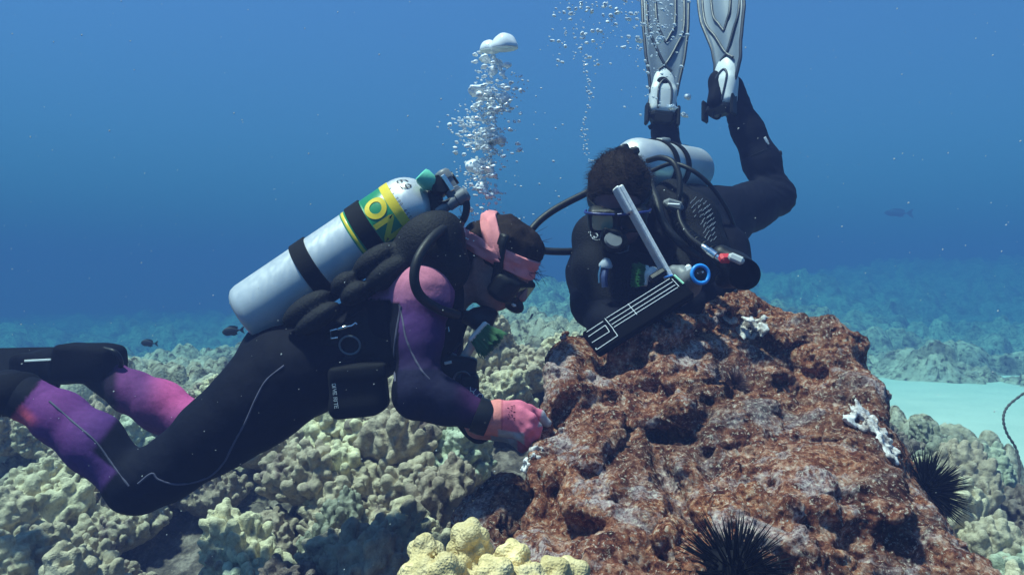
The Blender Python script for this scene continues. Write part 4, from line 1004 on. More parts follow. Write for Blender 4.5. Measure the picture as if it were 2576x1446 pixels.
def make_fins_a():
    root = thing('swim_fin', P(200, 930, 2.34), 'black swim fin on the far foot, running out of view beside the reef', 'swim fin')
    S = Field(P(90, 1010, 2.35)-.12, P(330, 830, 2.35)+.12, .006)
    S.cone(P(258, 915, 2.34), P(140, 920, 2.36), .058, .050, .02, 'u', (0, 1, 0), 1.25); S.box(P(225, 912, 2.33), (.085, .060, .052), frame((.06, 0, 1), (1, 0, 0))[0], .02, .02); S.box(P(120, 920, 2.36), (.08, .07, .040), None, .02, .03)
    V, F = S.surface(); m = mesh_arrays('foot_pocket', V, F); m.materials.append(M_finb); fp = link('foot_pocket', m, root)
    mb = MB(); mb.tube(catmull([P(262, 878, 2.29), P(288, 885, 2.28), P(303, 905, 2.29), P(302, 925, 2.31), P(285, 935, 2.31)]), .0075, 10); mb.build('heel_strap', M_rub, root)
    fin_mesh(root, None, None, (0, .75, .66), [P(170, 918, 2.36), P(40, 925, 2.38), P(-150, 935, 2.42), P(-420, 950, 2.48)], .15, .20, M_finb, .016)
    mb = MB(); mb.box(frame((0, -1, .2), (1, 0, .05), P(95, 906, 2.27)), .075, .006, .004, .001); mb.build('pale_mark', M_white, root)
    root = thing('swim_fin', P(30, 985, 1.97), 'swim fin with pale underside on the near foot by the frame edge', 'swim fin')
    S = Field(P(-160, 1060, 1.97)-.1, P(80, 940, 1.97)+.1, .006); S.cone(P(48, 990, 1.96), P(-60, 1000, 1.99), .054, .050, .02, 'u', (0, 1, 0), 1.2)
    V, F = S.surface(); m = mesh_arrays('foot_pocket', V, F); m.materials.append(M_finb); link('foot_pocket', m, root)
    fin_mesh(root, None, None, (0, .8, .55), [P(20, 1000, 1.97), P(-60, 1006, 1.99), P(-200, 1025, 2.02), P(-480, 1050, 2.08)], .14, .20, M_dirty, .012)
make_fins_a()
# ================================================================ the diver in black behind the rock
HB = head_frame(P(1558, 500, 2.2), (-.16, -.74, -.62)); HBS = 1.0
def make_diver_b():
    B = Field((.10, 1.92, .55), (1.18, 3.42, 1.86), .0072)
    C, f, u, s = HB; q = lambda a_, b_, c_: C+HBS*(a_*f+b_*s+c_*u); Xv = (1, 0, 0)
    # trunk from chest back to the hips, shoulders
    B.chain([(P(1625, 640, 2.45), .150), (P(1700, 600, 2.65), .135), (P(1795, 565, 2.92), .110)], .06, (.7, .5, -.3), 1.2)
    B.cone(P(1530, 610, 2.42), P(1730, 560, 2.48), .085, .085, .06)
    B.cone(P(1620, 690, 2.38), P(1640, 760, 2.42), .13, .12, .08, 'u', Xv, 1.35)
    B.cone(P(1600, 545, 2.38), C-.03*f-.07*u, .072, .065, .04)
    add_head(B, HB, HBS)
    # arm on the left of the picture, arm on the right
    B.chain([(P(1515, 615, 2.40), .078), (P(1488, 690, 2.33), .066), (P(1490, 770, 2.25), .058)], .04); B.chain([(P(1492, 768, 2.25), .056), (P(1530, 815, 2.16), .050), (P(1575, 838, 2.09), .038)], .03)
    B.chain([(P(1748, 570, 2.48), .085), (P(1815, 630, 2.42), .074), (P(1840, 690, 2.36), .062)], .04); B.chain([(P(1838, 692, 2.36), .060), (P(1770, 745, 2.28), .052), (P(1690, 790, 2.16), .040)], .03)
    # hands in black gloves, fingers on board and rock
    for w0, dirn, up in ((P(1580, 840, 2.085), P(1636, 842, 2.06)-P(1580, 840, 2.085), (0, .2, 1)), (P(1685, 792, 2.15), P(1655, 815, 2.09)-P(1685, 792, 2.15), (.4, 0, 1))):
        dn = nrm(dirn); U = nrm(np.asarray(up, float)-dn*np.dot(up, dn)); Sd = np.cross(dn, U); pc = w0+dn*.05
        B.cone(w0, pc, .034, .036, .02, 'u', Sd, .8)
        for j in range(4):
            b0 = pc+U*(.026-.017*j)+dn*.015; L = (.034, .040, .037, .029)[j]; c1 = b0+dn*L-Sd*.004; c2 = c1+dn*L*.5-Sd*.022; c3 = c2-Sd*.020-dn*.004
            finger(B, [b0, c1, c2, c3], .0105, .0085, .006)
        finger(B, [w0+dn*.02+U*.02, w0+dn*.045+U*.042-Sd*.01, w0+dn*.07+U*.045-Sd*.02], .012, .010, .008)
    # thighs, shanks, feet
    B.chain([(P(1815, 545, 2.92), .105), (P(1890, 520, 2.98), .080), (P(1950, 497, 3.02), .068)], .05); B.ell(P(1958, 495, 3.02), (.062, .06, .062), k=.03)
    B.chain([(P(1948, 485, 3.03), .062), (P(1915, 410, 3.05), .066), (P(1882, 330, 3.06), .058), (P(1850, 262, 3.07), .048)], .03)
    B.chain([(P(1852, 262, 3.07), .046), (P(1835, 225, 3.08), .05), (P(1812, 205, 3.06), .040), (P(1800, 255, 3.02), .034)], .03)
    B.chain([(P(1790, 555, 2.98), .10), (P(1730, 520, 3.12), .078), (P(1690, 450, 3.2), .064)], .05)
    B.chain([(P(1690, 452, 3.2), .060), (P(1680, 390, 3.19), .058), (P(1672, 330, 3.17), .046), (P(1667, 285, 3.15), .043)], .03)
    B.chain([(P(1667, 285, 3.15), .045), (P(1667, 262, 3.15), .050), (P(1666, 215, 3.13), .040)], .03)
    near_ = np.abs(B.f) < .03; I_ = np.argwhere(near_); xx, yy, zz = (B.lo+I_*B.h).T; hd = np.linalg.norm(np.stack([xx, yy, zz], 1)-C, axis=1) > .18
    B.f[near_] += (.003*fbm(xx*8, yy*8, zz*8, 3, 520)+.0016*np.abs(noise3(xx*26, yy*14, zz*26, 530)))*hd+creases(xx, yy, zz, [(P(1948, 488, 3.02), (.5, 0, 1), .08, .006, .028), (P(1860, 530, 2.95), (1, 0, .1), .09, .005, .032), (P(1860, 290, 3.07), (.35, 0, 1), .07, .005, .026), (P(1670, 315, 3.16), (0, 0, 1), .06, .005, .024), (P(1488, 760, 2.25), (0, .3, 1), .06, .005, .024)])
    V, F = B.surface(); m = mesh_arrays('body', V, F); col = np.tile(np.array([.003, .0035, .011]), (len(V), 1))
    rel = V-C; hf, hu = rel@f, rel@u; skin = (np.linalg.norm(rel, axis=1) < .158) & (hu+.45*hf > -.10) & (rel@np.array([0, 1., 0]) < .10)
    sk = np.tile(np.array((.20, .125, .12)), (len(V), 1)); sk = lerp(sk, (.24, .12, .12), sstep(.03, .07, hf))
    sk = lerp(sk, (.06, .045, .045), sstep(-.07, -.085, hu)*sstep(-.02, .03, hf)*.7)                      # beard shadow on the jaw is hair
    col = np.where(skin[:, None], sk, col); set_col(m, col); m.materials.append(M_suit)
    root = thing('person', P(1700, 640, 2.5), 'diver in black suit with short hair reading a board behind the rock', 'person'); link('body', m, root)
    # hair
    A = np.c_[f, s, u]; G = Field(C-.2, C+.2, .006)
    G.ell(q(-.014, 0, .030), np.array((.108, .086, .097))*HBS, A, .02)
    G.ell(q(.110, 0, -.012), np.array((.075, .15, .085))*HBS, A, .012, 's'); G.ell(q(.05, 0, -.09), np.array((.10, .15, .06))*HBS, A, .012, 's')
    for k in (-1, 1): G.ell(q(-.02, k*.09, -.015), np.array((.03, .03, .04))*HBS, A, .01, 's')
    SMB = Field(C-.2, C+.2, .006); SMB.f[:] = G.f
    sl, X, Y, Z = G.win(G.lo, G.lo+G.n*G.h, 0); G.f += (.0045*fbm(X*26, Y*26, Z*26, 3, 19)).astype(np.float32)
    V2, F2 = G.surface(); hm = mesh_arrays('hair', V2, F2); hm.materials.append(M_hair); hair = link('hair', hm, root)
    rnd = random.Random(7); mb = MB(); n = 0
    nv = len(V2)
    for i in range(2600):
        p = V2[rnd.randrange(nv)]; dr = nrm(p-(C-.02*u)); L = rnd.uniform(.012, .028); cu = nrm(np.cross(dr, np.array([.3, .2, 1.])+np.array([rnd.uniform(-.8, .8) for _ in range(3)])))*rnd.choice((-1, 1))
        mb.tube([p-dr*.003, p+dr*L*.26+cu*L*.3, p+dr*L*.38+cu*L*.85], [.0005, .0004, .0002], 3, False, False)
    mb.build('short_strands', M_hair, hair)
    # mask
    K_ = Field(C-.2, C+.2, .005)
    K_.box(q(.088, 0, -.006), np.array((.026, .078, .036))*HBS, A, .018, .01); K_.ell(q(.112, 0, -.038), np.array((.026, .020, .022))*HBS, A, .014)
    K_.ell(q(.036, 0, -.01), np.array((.056, .064, .075))*HBS, A, .01, 's')
    for k in (-1, 1): K_.box(q(.118, k*.038, -.004), np.array((.016, .028, .024))*HBS, A, .008, .004, 's')
    V4, F4 = K_.surface(); mm = mesh_arrays('face_mask', V4, F4); mm.materials.append(M_rub); mask = link('face_mask', mm, root)
    yl = plain('pale_green_glass', (.42, .50, .36), .12, var=.25, scale=30, bump=.05, spec=.7); bl = plain('blue_frame', (.02, .03, .16), .35, var=.15)
    for k in (-1, 1):
        mb = MB(); mb.box((A, q(.106, k*.038, -.004)), .004, .060, .052, .001); o = mb.build('lens', yl if k == 1 else M_glassd, mask)
    for k in (-1, 1):
        mb = MB(); mb.tube(catmull([q(.116, k*.004, .026), q(.118, k*.040, .030), q(.108, k*.070, .027), q(.085, k*.084, .014), q(.06, k*.086, .004)]), .0036, 10); mb.build('frame_rim', bl, mask)
    pts = []
    for t in np.linspace(0, 1, 30):                                                # strap round the back
        an = R(-150+300*t)+math.pi; dr = math.cos(an)*f+math.sin(an)*s; o = C+.012*u; x = .17
        while x > .03 and min(SMB.sample(o+dr*x), B.sample(o+dr*x)) > 0: x -= .003
        pts.append(o+dr*(x+.006))
    V5 = []
    for p in pts: V5 += [p-u*.012, p+u*.012]
    mb = MB(); mb.add(V5, [(2*i, 2*i+1, 2*i+3, 2*i+2) for i in range(len(pts)-1)]); o = mb.build('strap', M_rub, mask); md = o.modifiers.new('t', 'SOLIDIFY'); md.thickness = .004; md.offset = 0
    # ankle strap with yellow buckle
    a, b = P(1905, 385, 3.05), P(1918, 415, 3.05); mb = MB(); mb.lathe(frame(b-a, (0, 1, 0), a), [(.060, .0), (.0690, .002), (.0690, .020), (.060, .022)], 28); ks = mb.build('leg_strap', M_rub, root)
    mb = MB(); p = P(1938, 394, 2.99); mb.box(frame((.1, -1, .1), (.4, 0, .9), p), .030, .012, .016, .004); mb.build('yellow_buckle', plain('yellow_plastic', (.65, .72, .06), .4), ks)
    mb = MB(); mb.lathe(frame((1, 0, .2), (0, 1, 0), P(1952, 388, 3.02)), [(0, 0), (.010, .001), (.010, .020), (.0, .021)], 14); mb.build('toggle', M_rub, ks)
    mb = MB()
    for (x, y, w_, h_) in ((1927, 352, .010, .022), (1932, 360, .006, .012)): mb.box(frame((0, -1, 0), (.5, 0, -.9), P(x, y, 2.985)), h_, w_, .004, .001)
    mb.build('reflective_mark', M_dirty, root)
    # torn looking tabs on the shank behind the tank
    mb = MB(); mb.box(frame((0, -1, .2), (1, 0, .5), P(1640, 318, 3.12)), .03, .018, .006, .002); mb.build('pull_tab', M_rub, root)
    return root, B
DIVER_B, FB = make_diver_b()

def make_tank_b():
    b0, n0 = P(1748, 428, 2.98), P(1598, 412, 2.54); ax = nrm(n0-b0); L = np.linalg.norm(n0-b0)-.02; r = .082
    root = thing('scuba_tank', b0, 'bare silver scuba tank with two black straps on the back of the diver in black', 'scuba tank')
    A, _ = frame(ax, (0, -1, 0)); mb = MB(); pr = [(.02, .004), (r-.024, .0), (r-.012, .003), (r-.003, .012), (r, .026), (r, L)]
    for i in range(1, 11): a = R(81*i/10); pr.append((r*math.cos(a), L+.085*math.sin(a)))
    pr += [(.018, L+.09), (.018, L+.11)]; mb.lathe((A, b0), pr, 64); c = mb.build('cylinder', M_tank, root)
    for t0 in (L*.52, L*.72):
        mb = MB(); hoop(mb, A, b0, r, t0, t0+.034, .006); mb.build('tank_band', M_black, root)
    mb = MB(); p = b0+ax*(L*.66)+r*1.06*np.array([.1, -.25, .96]); mb.box(frame((.1, -.3, .95), ax, p), .07, .028, .014, .004); mb.build('band_buckle', M_grey, root)
    ink = plain('black_marker', (.03, .03, .04), .6); mb = MB(); up = np.array([0, 0, 1.]); e1 = nrm(up-ax*np.dot(up, ax)); e2 = np.cross(ax, e1)
    if e2[0] < 0: e2 = -e2
    def put(a, t, l):
        if t < L: rr = r
        else: rr = r*math.sqrt(max(.02, 1-min(.98, (t-L)/.085)**2))
        return b0+ax*t+(rr+l+.001)*(math.cos(a)*e1-math.sin(a)*nrm(np.cross(e1, ax)))
    for i, ch in enumerate('562'):
        for st in glyph(ch): ribbon(mb, [(-.10+.26*i+x*.30, L+.055-y*.040) for x, y in st], lambda a, b, l: put(-a+.9, b, l), .16*0+.004, .001)
    for i, ch in enumerate('NO'):
        for st in glyph(ch): ribbon(mb, [(.05+.30*i+x*.30, L+.095-y*.030) for x, y in st], lambda a, b, l: put(-a+.7, b, l), .004, .001)
    mb.build('marker_writing', ink, c)
    mb = MB(); rr = random.Random(3)
    for i in range(9):
        a, t = -.15+rr.uniform(-.25, .25), L*.28+rr.uniform(-.02, .02); mb.box((np.c_[e1, ax, np.cross(e1, ax)], put(-a-.3, t, 0)), .001, rr.uniform(.006, .02), rr.uniform(.004, .012))
    mb.build('worn_sticker', M_steel, c)
    mb = MB(); vz = b0+ax*(L+.11); mb.lathe((A, vz), [(.018, -.004), (.025, 0), (.025, .04), (.0, .042)], 16); v = mb.build('valve', M_rub, root)
    mb = MB(); k0 = P(1563, 372, 2.42); mb.lathe(frame((-.35, 0, .94), (0, 1, 0), k0+np.array([.01, 0, -.02])), [(.012, 0), (.024, .004), (.022, .022), (.018, .028), (0, .029)], 9); mb.box(frame((-.2, 0, 1), (1, 0, .2), k0+np.array([.02, .02, -.012])), .075, .03, .028, .008); mb.build('valve_knob', M_rub, v)
    return root
make_tank_b()
def make_vest_b():
    root = thing('buoyancy_vest', P(1650, 640, 2.4), 'black buoyancy vest with ringed emblem on the diver in black', 'buoyancy vest')
    W = Field(P(1430, 860, 2.45)-np.array([.05, .42, .02]), P(1910, 400, 2.45)+np.array([.08, .42, .05]), .0072); Xv = (1, 0, 0)
    # back bladder, then the two front panels and shoulder pads
    W.chain([(P(1690, 530, 2.62), .085), (P(1750, 520, 2.85), .080)], .05, (.8, .5, 0), 1.3)
    W.chain([(P(1545, 560, 2.40), .062), (P(1505, 600, 2.32), .070), (P(1495, 680, 2.27), .060), (P(1505, 760, 2.22), .05)], .03)
    W.chain([(P(1690, 500, 2.42), .060), (P(1740, 560, 2.36), .078), (P(1760, 640, 2.32), .080), (P(1740, 720, 2.30), .07)], .03)
    W.cone(P(1640, 720, 2.30), P(1630, 790, 2.26), .10, .09, .05, 'u', Xv, 1.4)
    W.cone(P(1560, 690, 2.30), P(1560, 770, 2.24), .07, .06, .04)
    V, F = W.surface(); m = mesh_arrays('panels', V, F); m.materials.append(plain('vest_cloth', (.005, .005, .009), .75, var=.5, scale=50, bump=.6, bd=.005, spec=.15)); link('panels', m, root)
    def pr(px, py, lift=.002):
        p = W.pix(px, py, 1.8, 3); p2 = FB.pix(px, py, 1.8, 3); c = [(np.linalg.norm(x-np.array([0, 0, 1.])), x, g) for x, g in ((p, W), (p2, FB)) if x is not None]
        if not c: return P(px, py, 2.35)
        _, x, g = min(c, key=lambda e: e[0]); return x+g.grad(x)*lift
    # emblem: an S within a ring
    gy = plain('pale_print', (.50, .54, .62), .6); mb = MB(); mb.tube([pr(1502+16*math.cos(a), 588+16.5*math.sin(a)) for a in np.linspace(R(35), R(395), 36)[:-2]], .0016, 6); 
    for st in glyph('S'): mb.tube([pr(1494+x*26*.62/.62*.62, 599-y*22) for x, y in st], .0020, 6)
    mb.build('emblem', gy, root)
    mb = MB()
    for (x0, y0, n) in ((1742, 520, 4), (1750, 512, 5), (1758, 520, 6), (1766, 516, 7), (1775, 522, 7), (1784, 530, 5), (1768, 572, 5), (1780, 585, 5), (1790, 578, 4)):
        for i in range(n):
            x, y = x0+i*3.4-6, y0+i*11-6
            if y > 625: continue
            a, b = pr(x, y), pr(x+7, y-9); mb.tube([a, b], .0012, 5)
    mb.build('slanted_dashes', plain('dash_print', (.13, .15, .20), .7), root)
    def ring3(pts, r_, nm, mat): mb = MB(); mb.tube([pr(x, y, .006) for x, y in pts], r_, 8, True); mb.build(nm, mat, root)
    ring3([(1540, 588), (1565, 586), (1559, 605), (1546, 604)], .0024, 'buckle', M_grey); ring3([(1541, 613), (1541, 637), (1558, 640), (1578, 634), (1579, 622), (1563, 613), (1560, 634), (1548, 633)], .0022, 'strap_ring', M_grey)
    ring3([(1525, 602), (1531, 614), (1530, 604)], .002, 'strap_tip', M_white)
    # corrugated hose with inflator
    cr = catmull([P(1690, 520, 2.34), P(1712, 570, 2.27), P(1752, 607, 2.20), P(1795, 632, 2.14), P(1828, 652, 2.11)], 40); n = len(cr)
    mb = MB(); mb.tube(cr, [.0165+.0022*math.sin(i*1.75) for i in range(n)], 16); mb.build('corrugated_hose', M_hose, root)
    mb = MB(); mb.box(frame((.25, -.6, .75), (1, 0, -.2), P(1694, 516, 2.285)), .060, .034, .030, .012); sc1 = mb.build('swivel_elbow', M_grey, root); mb = MB(); mb.box(frame((.1, -.7, .7), (1, 0, .05), P(1695, 514, 2.262)), .034, .006, .004, .001); mb.build('pale_print', M_dirty, sc1)
    S = Field(P(1780, 760, 2.1)-.06, P(1930, 600, 2.1)+.06, .0055); S.cone(P(1815, 643, 2.1), P(1852, 668, 2.08), .028, .032, .01); S.cone(P(1850, 668, 2.09), P(1872, 690, 2.05), .036, .041, .015); S.ell(P(1874, 694, 2.015), (.032, .02, .026), k=.006, op='s'); S.cone(P(1864, 690, 2.08), P(1820, 705, 2.12), .035, .022, .02)
    V, F = S.surface(); m = mesh_arrays('inflator', V, F); m.materials.append(M_rub); inf = link('inflator', m, root)
    rd = plain('red_button', (.70, .05, .06), .35, var=.1); mb = MB(); mb.box(frame((.2, -.7, .7), P(1836, 648, 2.04)-P(1812, 655, 2.04), P(1823, 650, 2.05)), .030, .026, .022, .006); mb.build('red_button', rd, inf)
    mb = MB(); mb.box(frame((.2, -.6, .8), P(1870, 662, 2.02)-P(1838, 650, 2.03), P(1852, 651, 2.03)), .042, .022, .020, .007); mb.build('grey_lever', plain('light_grey_plastic', (.50, .51, .52), .4), inf)
    mb = MB(); a, b = P(1766, 619, 2.10), P(1814, 653, 2.07); mb.lathe(frame(b-a, (0, 1, 0), a), [(0, -.001), (.007, 0), (.0085, .004), (.0085, .020), (.0105, .022), (.0105, .046), (.0075, .048), (.0075, np.linalg.norm(b-a)), (0, np.linalg.norm(b-a)+.001)], 20); mb.build('hose_coupling', M_steel, inf)
    return root, pr, W
VEST_B, prB, WB = make_vest_b()
def make_regulator_b():
    root = thing('regulator', P(1600, 420, 2.45), 'black regulator hoses looping from the bare tank round the diver in black', 'regulator')
    def hose(pts, r_): mb = MB(); mb.tube(catmull([P(*p) for p in pts], 10), r_, 14); mb.build('hose', M_hose, root)
    hose([(1630, 404, 2.42), (1662, 397, 2.36), (1692, 408, 2.32), (1708, 440, 2.30), (1710, 480, 2.29), (1704, 512, 2.29)], .0085)
    hose([(1705, 528, 2.27), (1713, 560, 2.24), (1735, 595, 2.18), (1768, 621, 2.10)], .0065)
    hose([(1640, 430, 2.44), (1690, 412, 2.40), (1740, 428, 2.36), (1790, 470, 2.36), (1830, 530, 2.38), (1850, 580, 2.42)], .0065)
    hose([(1625, 440, 2.40), (1650, 500, 2.28), (1668, 560, 2.22), (1710, 610, 2.20), (1760, 650, 2.24)], .0115)
    hose([(1515, 460, 2.42), (1480, 483, 2.40), (1430, 508, 2.38), (1385, 534, 2.36), (1348, 565, 2.34), (1330, 596, 2.32), (1358, 627, 2.32), (1410, 633, 2.33), (1470, 630, 2.35), (1530, 622, 2.33)], .0108)
    S = Field(P(1480, 680, 2.2)-.1, P(1640, 550, 2.2)+.1, .005); S.ell(P(1545, 606, 2.13), (.036, .026, .034), frame((.2, -.6, .8))[0], .01); S.cone(P(1552, 596, 2.16), P(1556, 585, 2.2), .022, .016, .01); S.box(P(1527, 592, 2.12), (.016, .012, .018), frame((.3, -.6, .7))[0], .005, .006)
    V, F = S.surface(); m = mesh_arrays('mouthpiece', V, F); m.materials.append(M_rub); link('mouthpiece', m, root)
    mb = MB(); mb.lathe(frame((.2, -.8, .5), (1, 0, 0), P(1543, 604, 2.098)), [(0, .006), (.022, .005), (.024, .0), (.024, -.004)], 20); mb.build('purge_cover', M_grey, root)
    return root
make_regulator_b()
def make_fins_b():
    fm = NT('silver_grey_rubber'); a = fm.noise(14, 4); fm.set(col=fm.mix(a, (.13, .16, .21), (.21, .25, .31)), rough=.45, spec=.4, normal=fm.bump(a, .1, .004)); fm = fm.m
    dk = plain('dark_fin_rail', (.030, .036, .055), .5); wt = plain('white_fin_rubber', (.72, .73, .74), .45, var=.1)
    def fin(lab, O, Yd, Nn, rows, pocket, length, lat=((0, 0), (1, 0))):
        """O: heel end, Yd: along the fin to its tip, Nn: the face one sees; rows: (t, half width) """
        Yd = nrm(Yd); Nn = nrm(np.asarray(Nn)-Yd*np.dot(Nn, Yd)); Xd = np.cross(Yd, Nn); root = thing('swim_fin', O, lab, 'swim fin')
        if Xd[0] < 0: Xd = -Xd
        bend = lambda t: -.9*max(0, t-.10)**2*.35
        at = lambda x, t, l=0: O+Xd*(x+float(np.interp(t, [e[0] for e in lat], [e[1] for e in lat])))+Yd*t+Nn*(l+bend(t))
        ts = np.linspace(rows[0][0], rows[-1][0], 40); hw = np.interp(ts, [r[0] for r in rows], [r[1] for r in rows]); V = []; cols = np.linspace(-1, 1, 11)
        for t, h in zip(ts, hw):
            for c in cols: V.append(at(c*h, t, .003*math.cos(c*6)))
        Fq = [(i*11+k, i*11+k+1, (i+1)*11+k+1, (i+1)*11+k) for i in range(39) for k in range(10)]
        mb = MB(); mb.add(V, Fq); o = mb.build('blade', fm, root); md = o.modifiers.new('t', 'SOLIDIFY'); md.thickness = .009; md.offset = 0
        mb = MB()
        for k in (-1, 1): mb.tube([at(k*h, t, .002) for t, h in zip(ts, hw)], .0068, 8)
        mb.build('rail', dk, root)
        W = lambda t: np.interp(t, [r[0] for r in rows], [r[1] for r in rows]); mb = MB()
        for k in (-1, 1):                                                       # the two nested V channels and the X under them
            mb.tube(catmull([at(k*W(length)*.80, length-.01, .007), at(k*W(.34)*.80, .34, .008), at(k*W(.26)*.52, .25, .008), at(k*.004, .168, .008), at(-k*.026, .135, .010)]), .0052, 8)
            mb.tube(catmull([at(k*W(length)*.44, length-.01, .007), at(k*W(.36)*.40, .36, .008), at(k*W(.30)*.20, .30, .008), at(0, .262, .008)]), .0050, 8)
        mb.build('channel', dk, root)
        S = Field(np.minimum(at(-.1, -.06), at(.1, .2))-.12, np.maximum(at(-.1, -.06), at(.1, .2))+.12, .006); A = np.c_[Xd, Yd, Nn]
        S.ell(at(0, .062, -.006), (.050, .095, .030), A, .01); S.box(at(0, .015, -.01), (.050, .055, .032), A, .02, .02)
        V, F = S.surface(); m = mesh_arrays('foot_pocket', V, F); m.materials.append(wt); pk = link('foot_pocket', m, root)
        mb = MB(); mb.tube(catmull([at(-.024, -.03, .024), at(-.026, .03, .027), at(-.02, .07, .026), at(0, .092, .022), at(.02, .07, .026), at(.026, .03, .027), at(.024, -.03, .024)]), .0042, 8); mb.build('arch_groove', dk, pk)
        mb = MB(); mb.box((A, at(0, -.048, -.012)), .108, .05, .07, .02); mb.build('heel_cup', M_rub, root)
        for k in (-1, 1): mb = MB(); mb.box((A, at(k*.060, -.045, -.005)), .014, .085, .04, .006); mb.build('side_buckle', M_rub, root)
        r_ = random.Random(1); mb = MB()
        for j, x in enumerate((-.006, .008)):
            for i in range(9):
                mb.box((A, at(x, .002+i*.0066, .0215)), .0035+.003*j, .0036, .002)
        mb.build('raised_print', plain('grey_print', (.25, .27, .33), .6), pk)
        return root
    fin('silver fin pointing straight up through a stream of bubbles', P(1668, 262, 3.10), P(1682, -60, 3.22)-P(1668, 262, 3.10), (.05, -1, .1), [(.04, .050), (.10, .058), (.20, .076), (.34, .090), (.56, .098)], True, .55)
    r2 = fin('silver fin seen at an angle above the bent knee of the diver in black', P(1818, 240, 3.02), P(1818, -70, 3.12)-P(1818, 240, 3.02), (-.62, -.70, -.36), [(.04, .046), (.10, .050), (.20, .060), (.34, .092), (.56, .108)], True, .55, ((-.06, -.022), (0, -.008), (.08, .014), (.13, .022), (.22, .012), (.40, -.022), (.56, -.045)))
    mb = MB(); c = P(1803, 290, 3.02); mb.tube([c+.014*np.array([math.cos(a), 0, math.sin(a)]) for a in np.linspace(0, 2*math.pi, 22)[:-1]], .0042, 8, True); mb.build('pull_ring', M_rub, r2)
make_fins_b()
# ---------------------------------------------------------------- board, light, brush, clip
def make_board():
    root = thing('underwater_slate', P(1690, 695, 2.06), 'hinged slate with white upright leaf and black lined board held before the diver in black', 'slate')
    a, b = P(1561, 466, 2.06), P(1690, 698, 2.05); ax = nrm(b-a); L = np.linalg.norm(b-a); vd = nrm((a+b)/2-np.array([0, 0, 1.]))
    leaf_n = nrm(np.cross(ax, vd)); leaf_n = nrm(leaf_n*(-np.sign(leaf_n[0]))-.36*vd); A = np.c_[ax, np.cross(leaf_n, ax), leaf_n]                      # thin across, deep along the view
    mb = MB(); mb.box((A, (a+b)/2+A[:, 1]*np.sign(A[1, 1])*.020), L, .046, .013, .003); lf = mb.build('white_leaf', M_dirty, root)
    mb = MB(); mb.box((A, a+ax*.035+leaf_n*.009+A[:, 1]*np.sign(A[1, 1])*.020), .075, .044, .010, .003); mb.build('leaf_tab', M_dirty, lf)
    c0, c1 = P(1478, 842, 2.02), P(1698, 705, 2.05); ax = nrm(c1-c0); n_ = nrm(np.cross(ax, (0, 0, 1))); n_ = nrm(np.array([-.25, -.80, .55])); n_ = nrm(n_-ax*np.dot(n_, ax)); dn = np.cross(n_, ax); L = np.linalg.norm(c1-c0)
    if dn[2] > 0: dn = -dn
    o = (c0+c1)/2+dn*.030; A = np.c_[ax, np.cross(n_, ax), n_]; mb = MB(); mb.box((A, o), L+.02, .078, .024, .004); bd = mb.build('black_board', plain('matt_black', (.0025, .0025, .004), .9, var=.4, spec=.05), root)
    lt = plain('white_line', (.62, .64, .70), .6); mb = MB(); put = lambda x, y: c0+ax*x+dn*y+n_*.0135
    def ln(x0, y0, x1, y1, w_=.0011): mb.tube([put(x0, y0), put(x1, y1)], w_, 5)
    T = L
    for y in (-.004, .008, .020, .030): ln(.062, y, T-.012, y)
    ln(.058, -.006, .058, .034); ln(.128, -.006, .128, .034); ln(T-.008, .0, T-.008, .03)
    ln(0, .0, .050, -.001); ln(-.004, .014, .048, .012); ln(.048, .012, .046, .034); ln(-.006, .034, .046, .034); ln(-.006, .058, .056, .056); ln(.056, .056, .057, .034); ln(-.008, .058, -.006, .052)
    mb.build('ruled_lines', lt, bd)
    gl = plain('pale_green_tape', (.35, .70, .50), .4); mb = MB(); mb.tube([put(T+.003, -.006), put(T+.006, .030)], .0030, 6); mb.build('green_edge', gl, bd)
    bt = plain('blue_tape', (.06, .22, .65), .4); mb = MB(); mb.tube([put(T-.02, -.016), put(T+.0, -.008)], .0026, 6); mb.build('blue_edge', bt, bd)
    mb = MB(); mb.box((A, put(T-.03, -.030)+n_*.002), .05, .022, .02, .006); mb.build('hinge_clamp', M_rub, root)
    return root
make_board()
def make_light():
    root = thing('dive_light', P(1740, 700, 2.1), 'grey dive light with bright blue ring round its lens', 'dive light')
    c = P(1762, 690, 2.035); ax = nrm(np.array([.18, -.93, .12])); S = Field(P(1670, 790, 2.12)-.08, P(1790, 650, 2.1)+.08, .005)
    S.cone(c-ax*.015, P(1728, 715, 2.12), .024, .032, .015); S.cone(P(1728, 715, 2.12), P(1705, 740, 2.13), .036, .034, .02); S.cone(P(1712, 690, 2.12), P(1695, 685, 2.13), .026, .02, .015)
    V, F = S.surface(); m = mesh_arrays('light_body', V, F); m.materials.append(M_grey); link('light_body', m, root)
    fr = frame(ax, (1, 0, 0), c); bl = plain('bright_blue_plastic', (.03, .30, .85), .35, var=.08); mb = MB(); mb.tube([c+.0225*(math.cos(a)*fr[0][:, 0]+math.sin(a)*fr[0][:, 1]) for a in np.linspace(0, 2*math.pi, 40)[:-1]], .0052, 10, True); mb.build('blue_ring', bl, root)
    mb = MB(); mb.lathe((fr[0], c-ax*.002), [(0, .006), (.008, .005), (.015, .003), (.020, -.002), (.020, -.02)], 28); ln = mb.build('lens', M_glassd, root)
    mb = MB(); mb.box(frame(ax, (1, .2, .4), c+ax*.0045+np.array([.004, 0, .005])), .006, .004, .003, .001); mb.box(frame(ax, (1, .2, -.4), c+ax*.004+np.array([-.008, 0, .002])), .005, .003, .003, .001); mb.build('bulb', M_steel, ln)
    mb = MB(); a, b = P(1728, 668, 2.09), P(1740, 698, 2.075); mb.box(frame((.1, -1, .3), b-a, (a+b)/2), .036, .016, .02, .005); mb.build('pale_latch', M_dirty, root)
    return root
make_light()
